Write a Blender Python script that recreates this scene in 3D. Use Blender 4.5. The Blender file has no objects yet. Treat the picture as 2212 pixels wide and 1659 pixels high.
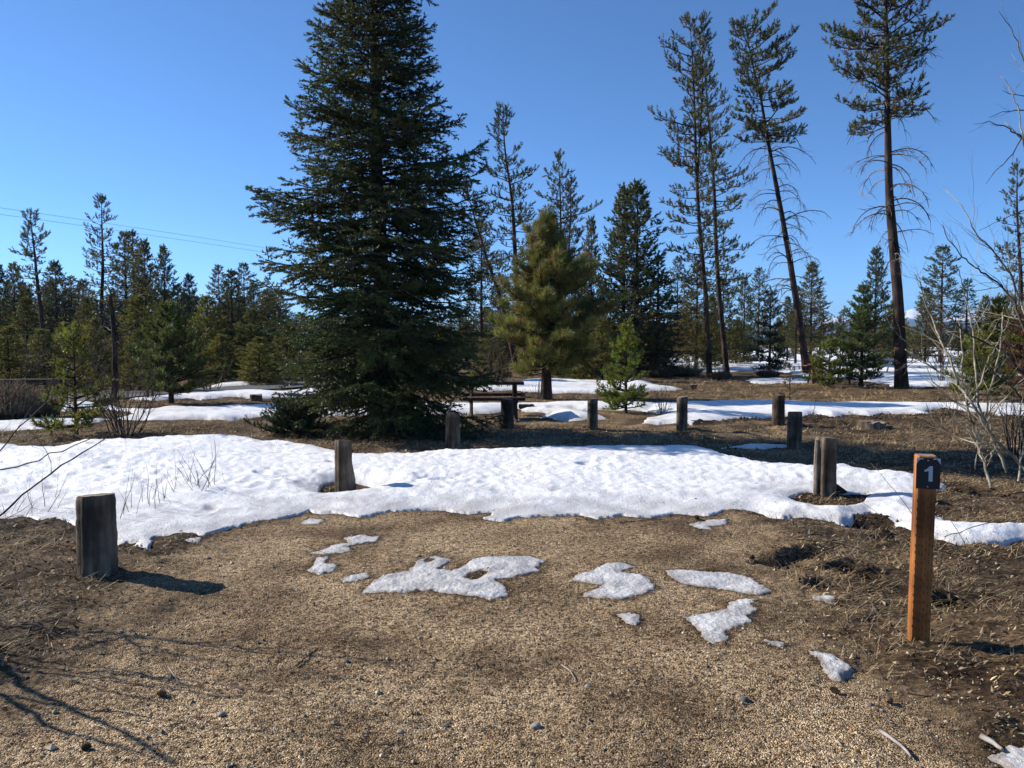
import bpy, math, random
import numpy as np
from mathutils import Vector

C = bpy.data.collections.new('site'); bpy.context.scene.collection.children.link(C)
SC = bpy.context.scene
# ------------------------------------------------------------------ camera
F = 1720.0; CH = 1.6; HV = 735.0
PITCH = math.atan((829.5-HV)/F)
cam_d = bpy.data.cameras.new('camera'); cam = bpy.data.objects.new('camera', cam_d)
SC.collection.objects.link(cam); SC.camera = cam
cam_d.sensor_width = 36; cam_d.lens = 36*F/2212; cam_d.clip_start = .05; cam_d.clip_end = 60000
cam.location = (0, 0, CH); cam.rotation_euler = (math.pi/2-PITCH, 0, 0)
# ------------------------------------------------------------------ light
SUN_AZ = math.atan2(.37, -.93)           # direction towards the sun, in the ground plane
SUN_EL = math.radians(29.5)
w = bpy.data.worlds.new('World'); SC.world = w; w.use_nodes = True
nt = w.node_tree; bg = nt.nodes['Background']
sky = nt.nodes.new('ShaderNodeTexSky'); sky.sky_type = 'NISHITA'; sky.sun_disc = False
sky.sun_elevation = SUN_EL; sky.sun_rotation = math.pi/2 - SUN_AZ
sky.altitude = 1500; sky.air_density = .68; sky.dust_density = .1; sky.ozone_density = 7
bg.inputs['Strength'].default_value = .115
mx = nt.nodes.new('ShaderNodeMix'); mx.data_type = 'RGBA'; mx.blend_type = 'MULTIPLY'; mx.inputs[0].default_value = 1; mx.inputs[7].default_value = (.87, 1.02, 1.03, 1)
nt.links.new(sky.outputs['Color'], mx.inputs[6]); nt.links.new(mx.outputs[2], bg.inputs['Color'])
sl = bpy.data.lights.new('sun', 'SUN'); sl.energy = 5.0; sl.angle = math.radians(.53); sl.color = (1, .92, .80)
so = bpy.data.objects.new('sun', sl); SC.collection.objects.link(so)
sd_ = Vector((math.cos(SUN_AZ)*math.cos(SUN_EL), math.sin(SUN_AZ)*math.cos(SUN_EL), math.sin(SUN_EL)))
so.rotation_euler = sd_.to_track_quat('Z', 'Y').to_euler()
SC.view_settings.view_transform = 'Standard'; SC.view_settings.look = 'None'
SC.view_settings.exposure = 0.7; SC.view_settings.gamma = 1
SC.cycles.max_bounces = 6; SC.cycles.transparent_max_bounces = 6; SC.cycles.volume_bounces = 0

# ------------------------------------------------------------------ picture -> place
CP, SP = math.cos(PITCH), math.sin(PITCH)
def ray(u, v):
    x = (u-1106)/F; z = -(v-829.5)/F
    return (x, CP+z*SP, -SP+z*CP)
def gp(u, v, z=0.0):
    d = ray(u, v); t = (z-CH)/d[2]
    return (d[0]*t, d[1]*t)
def at(u, v, Y):
    d = ray(u, v); t = Y/d[1]
    return np.array((d[0]*t, Y, CH+d[2]*t))

# ------------------------------------------------------------------ noise
def _h(i, j, s):
    n = (i*374761393 + j*668265263 + s*1274126177) & 0xffffffff
    n = ((n ^ (n >> 13))*1274126177) & 0xffffffff
    return ((n ^ (n >> 16)) & 0xffff)/65536.0
def pn(x, y, s=0):
    x = np.asarray(x, float); y = np.asarray(y, float)
    i = np.floor(x).astype(np.int64); j = np.floor(y).astype(np.int64)
    fx, fy = x-i, y-j
    u = fx*fx*fx*(fx*(fx*6-15)+10); v = fy*fy*fy*(fy*(fy*6-15)+10)
    def g(a, b, dx, dy):
        t = _h(a, b, s)*2*math.pi
        return np.cos(t)*dx+np.sin(t)*dy
    n0 = g(i, j, fx, fy)*(1-u)+g(i+1, j, fx-1, fy)*u
    n1 = g(i, j+1, fx, fy-1)*(1-u)+g(i+1, j+1, fx-1, fy-1)*u
    return (n0*(1-v)+n1*v)*1.5
def fbm(x, y, s=0, o=4, g=.5):
    t = 0; a = 1
    for k in range(o):
        t = t+a*pn(x*2**k, y*2**k, s+k*17); a *= g
    return t

def poly_sd(px, py, poly):
    P = np.array(poly, float); x0, y0 = P.min(0)-1.5; x1, y1 = P.max(0)+1.5
    out = np.full(px.shape, -9.0)
    m = (px > x0) & (px < x1) & (py > y0) & (py < y1)
    x = px[m]; y = py[m]
    if not len(x): return out
    best = np.full(x.shape, 1e9); ins = np.zeros(x.shape, bool)
    n = len(P)
    for k in range(n):
        a = P[k]; b = P[(k+1) % n]; e = b-a
        t = np.clip(((x-a[0])*e[0]+(y-a[1])*e[1])/(e@e+1e-12), 0, 1)
        d2 = (x-a[0]-t*e[0])**2+(y-a[1]-t*e[1])**2
        best = np.minimum(best, d2)
        c = (a[1] > y) != (b[1] > y)
        if abs(e[1]) > 1e-12:
            ins ^= c & (x < e[0]*(y-a[1])/e[1]+a[0])
    out[m] = np.where(ins, 1, -1)*np.sqrt(best)
    return out

# ------------------------------------------------------------------ materials
def mat(name):
    m = bpy.data.materials.new(name); m.use_nodes = True
    n = m.node_tree.nodes; l = m.node_tree.links
    return m, n, l, n['Principled BSDF']
def nd(n, t, **k):
    q = n.new(t)
    for a, b in k.items():
        if a in q.inputs: q.inputs[a].default_value = b
        else: setattr(q, a, b)
    return q
def ramp(n, stops):
    r = n.new('ShaderNodeValToRGB'); e = r.color_ramp.elements
    while len(e) < len(stops): e.new(.5)
    for q, (p, c) in zip(e, stops): q.position = p; q.color = (*c, 1)
    return r
def coords(n, l, scale=(1, 1, 1), world=False):
    if world:
        g = n.new('ShaderNodeNewGeometry'); src = g.outputs['Position']
    else:
        g = n.new('ShaderNodeTexCoord'); src = g.outputs['Object']
    mp = n.new('ShaderNodeMapping'); mp.inputs['Scale'].default_value = scale
    l.new(src, mp.inputs['Vector']); return mp.outputs['Vector']
def bump(n, l, h, b, strength=.5, dist=.01):
    q = n.new('ShaderNodeBump'); q.inputs['Strength'].default_value = strength; q.inputs['Distance'].default_value = dist
    l.new(h, q.inputs['Height']); l.new(q.outputs['Normal'], b.inputs['Normal'])
def mix(n, l, fac, a, b, mode='MIX'):
    q = n.new('ShaderNodeMix'); q.data_type = 'RGBA'; q.blend_type = mode
    for k, v in ((0, fac), (6, a), (7, b)):
        if hasattr(v, 'links'): l.new(v, q.inputs[k])
        elif k == 0: q.inputs[0].default_value = v
        else: q.inputs[k].default_value = (*v, 1)
    return q.outputs[2]

def wood_mat(name, c1, c2, c3, scale=14, stretch=.12, rough=.85, bmp=.6, axis=2, worldnoise=3.0):
    m, n, l, b = mat(name)
    sc = [1, 1, 1]; sc[axis] = stretch
    co = coords(n, l, tuple(sc))
    no = nd(n, 'ShaderNodeTexNoise', Scale=scale, Detail=6.0, Roughness=.65); l.new(co, no.inputs['Vector'])
    r = ramp(n, [(.3, c1), (.52, c2), (.72, c3)]); l.new(no.outputs['Fac'], r.inputs['Fac'])
    n2 = nd(n, 'ShaderNodeTexNoise', Scale=worldnoise, Detail=4.0); l.new(coords(n, l, (1, 1, 1)), n2.inputs['Vector'])
    r2 = ramp(n, [(.38, (.35, .33, .32)), (.6, (1, 1, 1))]); l.new(n2.outputs['Fac'], r2.inputs['Fac'])
    l.new(mix(n, l, 1.0, r.outputs['Color'], r2.outputs['Color'], 'MULTIPLY'), b.inputs['Base Color'])
    b.inputs['Roughness'].default_value = rough; b.inputs['Specular IOR Level'].default_value = .2
    bump(n, l, no.outputs['Fac'], b, bmp, .02)
    return m
M_POST = wood_mat('weathered_wood', (.045, .030, .021), (.19, .142, .10), (.34, .27, .20), 16, .1)
M_POSTR = wood_mat('rotting_wood', (.03, .022, .016), (.10, .07, .05), (.2, .12, .07), 22, .15)
M_CUT = wood_mat('sawn_wood', (.2, .16, .12), (.32, .26, .2), (.42, .35, .28), 30, 1, bmp=.3)
M_BARK = wood_mat('pine_bark', (.018, .012, .010), (.06, .038, .028), (.15, .085, .055), 9, .22, bmp=1.0, worldnoise=1.5)
M_FBARK = wood_mat('fir_bark', (.02, .018, .016), (.06, .052, .045), (.13, .115, .1), 12, .4, bmp=1.0)
M_TWIG = wood_mat('twig_bark', (.05, .035, .028), (.10, .075, .06), (.17, .13, .10), 20, 1, bmp=.2)
M_DEADBR = wood_mat('bleached_branch', (.16, .14, .12), (.30, .27, .24), (.42, .39, .36), 12, 1, bmp=.2)
M_ASPEN = wood_mat('pale_sapling_bark', (.17, .14, .09), (.38, .34, .25), (.5, .46, .36), 14, .5, bmp=.3, worldnoise=5)
M_SHRUB = wood_mat('shrub_bark', (.04, .028, .026), (.085, .062, .055), (.15, .115, .10), 20, 1, bmp=.2)
M_CEDAR = wood_mat('stained_cedar', (.30, .105, .03), (.46, .17, .045), (.60, .25, .08), 26, .05, rough=.6, bmp=.25, worldnoise=2)
M_TABLE = wood_mat('table_wood', (.03, .016, .012), (.07, .04, .03), (.13, .08, .06), 10, 1)
def flat(name, c, rough=.6, metal=0.0, var=.25):
    m, n, l, b = mat(name)
    no = nd(n, 'ShaderNodeTexNoise', Scale=30.0, Detail=3.0)
    r = ramp(n, [(.3, tuple(x*(1-var) for x in c)), (.7, tuple(min(1, x*(1+var)) for x in c))])
    l.new(no.outputs['Fac'], r.inputs['Fac']); l.new(r.outputs['Color'], b.inputs['Base Color'])
    b.inputs['Roughness'].default_value = rough; b.inputs['Metallic'].default_value = metal
    return m
M_BLACK = flat('black_plate', (.010, .010, .011), .45)
M_WHITE = flat('grey_reflective_paint', (.5, .52, .55), .5, var=.06)
M_STEEL = flat('galvanised_steel', (.35, .37, .38), .5, .6)
M_RUST = flat('rusty_steel', (.16, .045, .025), .8, .1)
M_YELLOW = flat('yellow_ribbon', (.75, .38, .02), .6)
M_WIRE = flat('wire', (.12, .12, .12), .6)
M_STONE = flat('stone', (.25, .235, .21), .9, var=.4)
M_STONED = flat('dark_stone', (.10, .10, .10), .9, var=.4)
M_CLOD = flat('dark_soil', (.035, .024, .017), 1.0, var=.5)
M_ASPH = flat('asphalt', (.055, .056, .06), .9)

def foliage_mat(name, trans=.33, rough=.55):
    m, n, l, b = mat(name)
    a = nd(n, 'ShaderNodeAttribute', attribute_name='tint')
    no = nd(n, 'ShaderNodeTexNoise', Scale=1.3, Detail=4.0); l.new(coords(n, l), no.inputs['Vector'])
    r = ramp(n, [(.3, (.8, .8, .78)), (.7, (1.7, 1.6, 1.3))]); l.new(no.outputs['Fac'], r.inputs['Fac'])
    c = mix(n, l, 1.0, a.outputs['Color'], r.outputs['Color'], 'MULTIPLY')
    l.new(c, b.inputs['Base Color']); b.inputs['Roughness'].default_value = rough
    b.inputs['Specular IOR Level'].default_value = .35
    t = n.new('ShaderNodeBsdfTranslucent'); l.new(c, t.inputs['Color'])
    s = n.new('ShaderNodeMixShader'); s.inputs[0].default_value = trans
    l.new(b.outputs[0], s.inputs[1]); l.new(t.outputs[0], s.inputs[2])
    l.new(s.outputs[0], n['Material Output'].inputs['Surface'])
    return m
M_NEEDLE = foliage_mat('needles')
M_STRAW = foliage_mat('dry_plant', .15, .8)

# ground: attribute zone.r = gravel, zone.g = straw, zone.b = dark soil
def ground_mat():
    m, n, l, b = mat('ground')
    a = nd(n, 'ShaderNodeAttribute', attribute_name='zone')
    sp = n.new('ShaderNodeSeparateColor'); l.new(a.outputs['Color'], sp.inputs[0])
    co = coords(n, l, world=True)
    vo = nd(n, 'ShaderNodeTexVoronoi', Scale=150.0); l.new(co, vo.inputs['Vector'])
    vs = n.new('ShaderNodeSeparateColor'); l.new(vo.outputs['Color'], vs.inputs[0])
    gr = ramp(n, [(.0, (.03, .020, .013)), (.16, (.11, .072, .041)), (.32, (.39, .280, .172)), (.70, (.58, .430, .270)), (.95, (.76, .60, .41)), (1, (.9, .82, .66))])
    l.new(vs.outputs[0], gr.inputs['Fac'])
    big = nd(n, 'ShaderNodeTexNoise', Scale=1.1, Detail=5.0, Roughness=.6); l.new(co, big.inputs['Vector'])
    br = ramp(n, [(.36, (.46, .42, .38)), (.48, (.92, .88, .82)), (.60, (1.35, 1.33, 1.27))]); l.new(big.outputs['Fac'], br.inputs['Fac'])
    fine = nd(n, 'ShaderNodeTexNoise', Scale=30.0, Detail=7.0, Roughness=.75); l.new(co, fine.inputs['Vector'])
    fr = ramp(n, [(.40, (.30, .26, .22)), (.48, (.85, .84, .82)), (.60, (1.25, 1.25, 1.25))]); l.new(fine.outputs['Fac'], fr.inputs['Fac'])
    g1 = mix(n, l, 1.0, gr.outputs['Color'], br.outputs['Color'], 'MULTIPLY')
    g1 = mix(n, l, 1.0, g1, fr.outputs['Color'], 'MULTIPLY')
    # leaf and needle litter over soil
    co2 = coords(n, l, (1, 1.6, 1), world=True)
    du = nd(n, 'ShaderNodeTexNoise', Scale=38.0, Detail=8.0, Roughness=.8, Distortion=.8); l.new(co2, du.inputs['Vector'])
    dr = ramp(n, [(.40, (.018, .013, .009)), (.48, (.085, .062, .040)), (.56, (.20, .15, .098)), (.66, (.38, .31, .215))])
    l.new(du.outputs['Fac'], dr.inputs['Fac'])
    st = nd(n, 'ShaderNodeTexNoise', Scale=14.0, Detail=7.0, Roughness=.75, Distortion=1.2); l.new(coords(n, l, (.6, 2.2, 1), world=True), st.inputs['Vector'])
    sr = ramp(n, [(.40, (.022, .014, .009)), (.48, (.09, .060, .036)), (.57, (.21, .148, .085)), (.68, (.42, .31, .185))])
    l.new(st.outputs['Fac'], sr.inputs['Fac'])
    d1 = mix(n, l, 1.0, dr.outputs['Color'], br.outputs['Color'], 'MULTIPLY')
    c = mix(n, l, sp.outputs[1], d1, sr.outputs['Color'])
    pt = nd(n, 'ShaderNodeTexNoise', Scale=2.6, Detail=6.0, Roughness=.7); l.new(coords(n, l, (.6, 1.5, 1), world=True), pt.inputs['Vector'])
    pr_ = ramp(n, [(.40, (.42, .37, .32)), (.52, (1.0, .96, .88)), (.64, (1.5, 1.44, 1.3))]); l.new(pt.outputs['Fac'], pr_.inputs['Fac'])
    c = mix(n, l, 1.0, c, pr_.outputs['Color'], 'MULTIPLY')
    c = mix(n, l, sp.outputs[0], c, g1)
    c = mix(n, l, sp.outputs[2], c, (.03, .021, .015))
    wa = nd(n, 'ShaderNodeAttribute', attribute_name='wet')
    c = mix(n, l, wa.outputs['Fac'], c, mix(n, l, 1.0, c, (.36, .32, .29), 'MULTIPLY'))
    l.new(c, b.inputs['Base Color']); b.inputs['Roughness'].default_value = .95; b.inputs['Specular IOR Level'].default_value = .15
    ad = nd(n, 'ShaderNodeMath', operation='MULTIPLY_ADD'); l.new(fine.outputs['Fac'], ad.inputs[0]); ad.inputs[1].default_value = 1.5
    iv = nd(n, 'ShaderNodeMath', operation='MULTIPLY'); l.new(vo.outputs['Distance'], iv.inputs[0]); iv.inputs[1].default_value = -1.2
    l.new(iv.outputs[0], ad.inputs[2])
    mh = n.new('ShaderNodeMix'); l.new(sp.outputs[0], mh.inputs[0]); l.new(du.outputs['Fac'], mh.inputs[2]); l.new(ad.outputs[0], mh.inputs[3])
    bump(n, l, mh.outputs[0], b, 1.0, .022)
    return m
M_GROUND = ground_mat()
def snow_mat():
    m, n, l, b = mat('snow')
    a = nd(n, 'ShaderNodeAttribute', attribute_name='zone')
    sp = n.new('ShaderNodeSeparateColor'); l.new(a.outputs['Color'], sp.inputs[0])
    co = coords(n, l, world=True)
    no = nd(n, 'ShaderNodeTexNoise', Scale=60.0, Detail=6.0, Roughness=.7); l.new(co, no.inputs['Vector'])
    n2 = nd(n, 'ShaderNodeTexNoise', Scale=3.0, Detail=5.0); l.new(co, n2.inputs['Vector'])
    r2 = ramp(n, [(.35, (.87, .88, .895)), (.55, (.94, .94, .94))]); l.new(n2.outputs['Fac'], r2.inputs['Fac'])
    rd = ramp(n, [(.35, (.27, .25, .235)), (.5, (.43, .415, .405)), (.65, (.60, .585, .58))]); l.new(no.outputs['Fac'], rd.inputs['Fac'])
    c = mix(n, l, sp.outputs[0], r2.outputs['Color'], rd.outputs['Color'])
    # specks of needles and bark blown onto the crust
    v = nd(n, 'ShaderNodeTexVoronoi', Scale=5.5); l.new(co, v.inputs['Vector'])
    lt = nd(n, 'ShaderNodeMath', operation='LESS_THAN'); l.new(v.outputs['Distance'], lt.inputs[0]); lt.inputs[1].default_value = .055
    c = mix(n, l, lt.outputs[0], c, (.14, .09, .06))
    c = mix(n, l, sp.outputs[1], c, (.22, .175, .125))
    l.new(c, b.inputs['Base Color']); b.inputs['Roughness'].default_value = .42; b.inputs['Specular IOR Level'].default_value = .4
    b.inputs['Subsurface Weight'].default_value = 0
    n3 = nd(n, 'ShaderNodeTexNoise', Scale=17.0, Detail=4.0, Roughness=.6); l.new(co, n3.inputs['Vector'])
    ma = nd(n, 'ShaderNodeMath', operation='MULTIPLY_ADD'); l.new(n3.outputs['Fac'], ma.inputs[0]); ma.inputs[1].default_value = .7; l.new(no.outputs['Fac'], ma.inputs[2])
    bump(n, l, ma.outputs[0], b, .8, .018)
    return m
M_SNOW = snow_mat()

# ------------------------------------------------------------------ mesh buffers
class Buf:
    def __init__(s): s.v = []; s.f = []; s.c = []; s.n = 0; s.smooth = False
    def add(s, V, Fc, col=None):
        V = np.asarray(V, float).reshape(-1, 3); Fc = np.asarray(Fc, np.int64)
        s.v.append(V); s.f.append(Fc+s.n); s.n += len(V)
        if col is None: col = (.1, .1, .1)
        col = np.asarray(col, float)
        s.c.append(np.broadcast_to(col, (len(V), 3)) if col.ndim == 1 else col)
    def tris(s, T, col=None):      # (N,3,3)
        N = len(T)
        if N == 0: return
        s.add(T.reshape(-1, 3), np.arange(3*N).reshape(-1, 3), None if col is None else (np.repeat(col, 3, 0) if np.ndim(col) == 2 else col))
    def segs(s, P0, P1, R0, R1, n=3, col=None):
        P0 = np.asarray(P0, float).reshape(-1, 3); P1 = np.asarray(P1, float).reshape(-1, 3); N = len(P0)
        if N == 0: return
        R0 = np.broadcast_to(R0, (N,)); R1 = np.broadcast_to(R1, (N,))
        D = P1-P0; D = D/(np.linalg.norm(D, axis=1, keepdims=True)+1e-9)
        a, b = perp(D)
        th = np.arange(n)*2*math.pi/n
        ring = a[:, None]*np.cos(th)[None, :, None]+b[:, None]*np.sin(th)[None, :, None]
        V = np.stack([P0[:, None]+ring*R0[:, None, None], P1[:, None]+ring*R1[:, None, None]], 1)  # N,2,n,3
        i = np.arange(n); j = (i+1) % n
        q = np.stack([i, j, n+j, n+i], 1)
        fc = (np.arange(N)[:, None, None]*2*n+q[None]).reshape(-1, 4)
        s.add(V.reshape(-1, 3), fc, col)
    def tube(s, pts, rad, n=8, rough=0., rng=None, cap=True, col=None, flare=None):
        P = np.asarray(pts, float); rad = np.broadcast_to(rad, (len(P),)).astype(float)
        T = np.gradient(P, axis=0); T /= np.linalg.norm(T, axis=1, keepdims=True)+1e-9
        a = np.array((1, 0, 0.)) if abs(T[0][0]) < .8 else np.array((0, 1., 0))
        V = []
        th = np.arange(n)*2*math.pi/n
        for k in range(len(P)):
            a = a-T[k]*(a@T[k]); a /= np.linalg.norm(a); b = np.cross(T[k], a)
            r = np.full(n, rad[k])
            if rough and rng is not None: r = r*(1+rough*rng.standard_normal(n))
            V.append(P[k]+(a[None]*np.cos(th)[:, None]+b[None]*np.sin(th)[:, None])*r[:, None])
        V = np.concatenate(V)
        fc = []
        for k in range(len(P)-1):
            for i in range(n):
                j = (i+1) % n; fc.append((k*n+i, k*n+j, (k+1)*n+j, (k+1)*n+i))
        s.add(V, fc, col)
        if cap:
            s.add(np.vstack([V[-n:], V[-n:].mean(0)]), [(i, (i+1) % n, n) for i in range(n)], col)
    def box(s, c, h, rz=0., col=None, rx=0.):
        x, y, z = h
        V = np.array([(a*x, b*y, d*z) for a in (-1, 1) for b in (-1, 1) for d in (-1, 1)], float)
        if rx:
            ca, sa = math.cos(rx), math.sin(rx); V = V@np.array(((1, 0, 0), (0, ca, sa), (0, -sa, ca)))
        ca, sa = math.cos(rz), math.sin(rz); V = V@np.array(((ca, sa, 0), (-sa, ca, 0), (0, 0, 1)))
        s.add(V+np.array(c), [(0, 1, 3, 2), (4, 6, 7, 5), (0, 4, 5, 1), (2, 3, 7, 6), (0, 2, 6, 4), (1, 5, 7, 3)], col)
    def mesh(s, name, m):
        me = bpy.data.meshes.new(name)
        V = np.concatenate(s.v); me.vertices.add(len(V)); me.vertices.foreach_set('co', V.astype(np.float32).ravel())
        nl = sum(f.size for f in s.f); nf = sum(len(f) for f in s.f)
        me.loops.add(nl); me.polygons.add(nf)
        me.loops.foreach_set('vertex_index', np.concatenate([f.ravel() for f in s.f]).astype(np.int32))
        ln = np.concatenate([np.full(len(f), f.shape[1]) for f in s.f]); st = np.concatenate([[0], np.cumsum(ln)[:-1]])
        me.polygons.foreach_set('loop_start', st.astype(np.int32))
        me.polygons.foreach_set('use_smooth', np.full(nf, s.smooth))
        me.update(calc_edges=True)
        ca = me.color_attributes.new('tint', 'FLOAT_COLOR', 'POINT')
        cc = np.ones((len(V), 4), np.float32); cc[:, :3] = np.concatenate(s.c); ca.data.foreach_set('color', cc.ravel())
        me.materials.append(m); return me
    def obj(s, name, m, parent=None, smooth=None):
        if smooth is not None: s.smooth = smooth
        return link(name, s.mesh(name, m), parent)
def link(name, me, parent=None):
    o = bpy.data.objects.new(name, me); C.objects.link(o)
    if parent is not None: o.parent = parent
    return o
def perp(D):
    r = np.where(np.abs(D[:, 2:3]) < .9, np.array([[0, 0, 1.]]), np.array([[1., 0, 0]]))
    a = np.cross(D, r); a /= np.linalg.norm(a, axis=1, keepdims=True)+1e-9
    return a, np.cross(D, a)
def tag(o, label, cat, group=None, kind=None):
    if label: o['label'] = label
    if cat: o['category'] = cat
    if group: o['group'] = group
    if kind: o['kind'] = kind
    return o
def thing(name, loc, label, cat, group=None, rz=0.):
    o = link(name, None); o.location = loc; o.rotation_euler = (0, 0, rz); o.empty_display_size = .2
    return tag(o, label, cat, group)
def copy_thing(src, loc, rz, sc, label, group):
    r = src.copy(); C.objects.link(r); r.location = loc; r.rotation_euler = (0, 0, rz); r.scale = sc
    r['label'] = label
    if group: r['group'] = group
    for ch in src.children:
        c = ch.copy(); C.objects.link(c); c.parent = r
    return r
def norm(a): return a/(np.linalg.norm(a, axis=-1, keepdims=True)+1e-9)

# ------------------------------------------------------------------ snow outlines (traced, laid on the ground)
def S(pts, z=0.0):
    return [gp(p[0], p[1], p[2] if len(p) > 2 else z) for p in pts]
B_ = .12
snow_main = S([(-320,1150),(-100,1128),(0,1120),(60,1118),(150,1122),(190,1150),(250,1166),(290,1172),(320,1180),(345,1160),(400,1156),(440,1158),(490,1143),(560,1126),(640,1112),(668,1104),(690,1108),(740,1112),(778,1119),(810,1112),(860,1106),(920,1102),(960,1103),(1000,1108),(1070,1106),(1045,1122),(1090,1126),(1130,1118),(1180,1116),(1250,1112),(1290,1122),(1345,1110),(1400,1114),(1460,1110),(1530,1114),(1580,1108),(1640,1107),(1690,1120),(1740,1118),(1800,1126),(1825,1134),(1850,1122),(1880,1108),(1905,1116),(1925,1136),(1965,1150),(2012,1163),(2060,1173),(2110,1174),(2160,1170),(2212,1166),(2420,1150),
 (2420,1112,B_),(2212,1106,B_),(2150,1108,B_),(2108,1109,B_),(2060,1106,B_),(2030,1092,B_),(2016,1078,B_),(2000,1060,B_),(2036,1033,.08),(1990,1020,.08),(1966,1015,B_),(1917,1010,B_),(1870,1010,B_),(1851,1001,B_),(1808,1001,B_),(1755,1000,B_),(1700,996,B_),(1646,992,B_),(1610,984,.12),(1569,974,.12),(1542,962,.12),(1466,958,.12),(1371,958,B_),(1262,956,B_),(1153,960,B_),(1084,963,B_),(1014,968,B_),(928,970,B_),(893,975,B_),(841,972,B_),(806,974,B_),(782,970,B_),(764,968,B_),(716,957,B_),(658,949,B_),(600,946,B_),(565,939,B_),(521,932,B_),(476,933,B_),(357,942,B_),(268,944,B_),(190,944,B_),(149,948,B_),(98,958,B_),(68,960,.1),(45,952,.1),(0,948,.1),(-320,950,.1)])
hole_a = S([(680,1062),(700,1052),(740,1044),(790,1046),(812,1052),(795,1060),(770,1066),(730,1070),(700,1072)])
hole_b = S([(1700,1078),(1735,1072),(1790,1070),(1850,1072),(1886,1072),(1872,1088),(1815,1102),(1770,1101),(1730,1090)])
P2 = S([(1387,916),(1400,905),(1409,894,.1),(1450,884,.1),(1390,883,.1),(1402,866,.1),(1480,863,.1),(1637,859,.1),(1713,858,.1),(1789,863,.1),(1884,865,.1),(1979,865,.1),(2074,861,.1),(2150,866,.1),(2150,873),(2112,875),(2212,876),(2350,878),(2350,900),(2212,898),(2150,896),(2131,890),(2085,889),(2040,884),(2000,889),(2010,897),(1960,893),(1922,893),(1880,902),(1840,896),(1801,904),(1765,898),(1732,903),(1698,900),(1637,905),(1590,906),(1561,911),(1531,918),(1466,917)])
P3 = S([(590,905),(603,868,.1),(700,866,.1),(850,866,.1),(1000,866,.1),(1107,865,.1),(1200,864,.1),(1273,863,.1),(1330,862,.1),(1400,864,.1),(1440,868),(1402,889),(1320,886),(1255,888),(1235,884),(1300,900),(1307,908),(1255,911),(1200,908),(1169,899),(1185,893),(1150,890),(1114,884),(1060,893),(960,900),(850,896),(700,900)])
P4 = S([(1020,838),(1058,822,.1),(1110,818,.1),(1165,815,.1),(1240,817,.1),(1316,818,.1),(1371,812,.1),(1413,820,.1),(1402,828),(1455,836),(1480,839),(1402,843),(1290,849),(1187,849),(1100,842),(1060,846)])
P5 = S([(1440,778),(1462,764),(1560,757),(1700,752),(1850,750),(2000,750),(2140,754),(2240,758),(2300,790),(2212,800),(2195,822),(2120,818),(2140,830),(2055,835),(1979,838),(1934,836),(1900,828),(1850,822),(1800,812),(1740,812),(1690,804),(1620,800),(1560,803),(1523,801),(1470,792)])
P6 = S([(1611,821),(1660,816),(1751,818),(1755,826),(1700,827),(1640,829)])
P6b = S([(1380,834),(1420,831),(1470,837),(1460,841),(1400,840)])
P7 = S([(425,852),(470,848),(542,838,.1),(570,846),(600,842,.1),(700,838),(720,850),(640,858),(560,862),(500,858),(440,864),(400,862),(330,866),(274,862),(330,858)])
P7b = S([(436,842),(489,825),(560,828),(600,834),(520,836)])
P8 = S([(190,868),(225,868,.1),(270,876,.1),(320,878,.1),(364,873,.1),(430,874,.1),(500,870,.1),(560,868,.1),(603,866,.1),(650,866),(640,905),(560,902),(496,906),(420,906),(330,910),(250,905),(300,893),(230,886),(150,890),(80,888),(110,878)])
P9 = S([(-200,912),(0,911),(60,906),(110,905),(190,908),(250,906),(200,915),(140,918),(90,928),(0,928),(-200,940)])
P10 = S([(1560,960,.05),(1620,958),(1700,961),(1690,968),(1630,971),(1580,966)])
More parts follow.
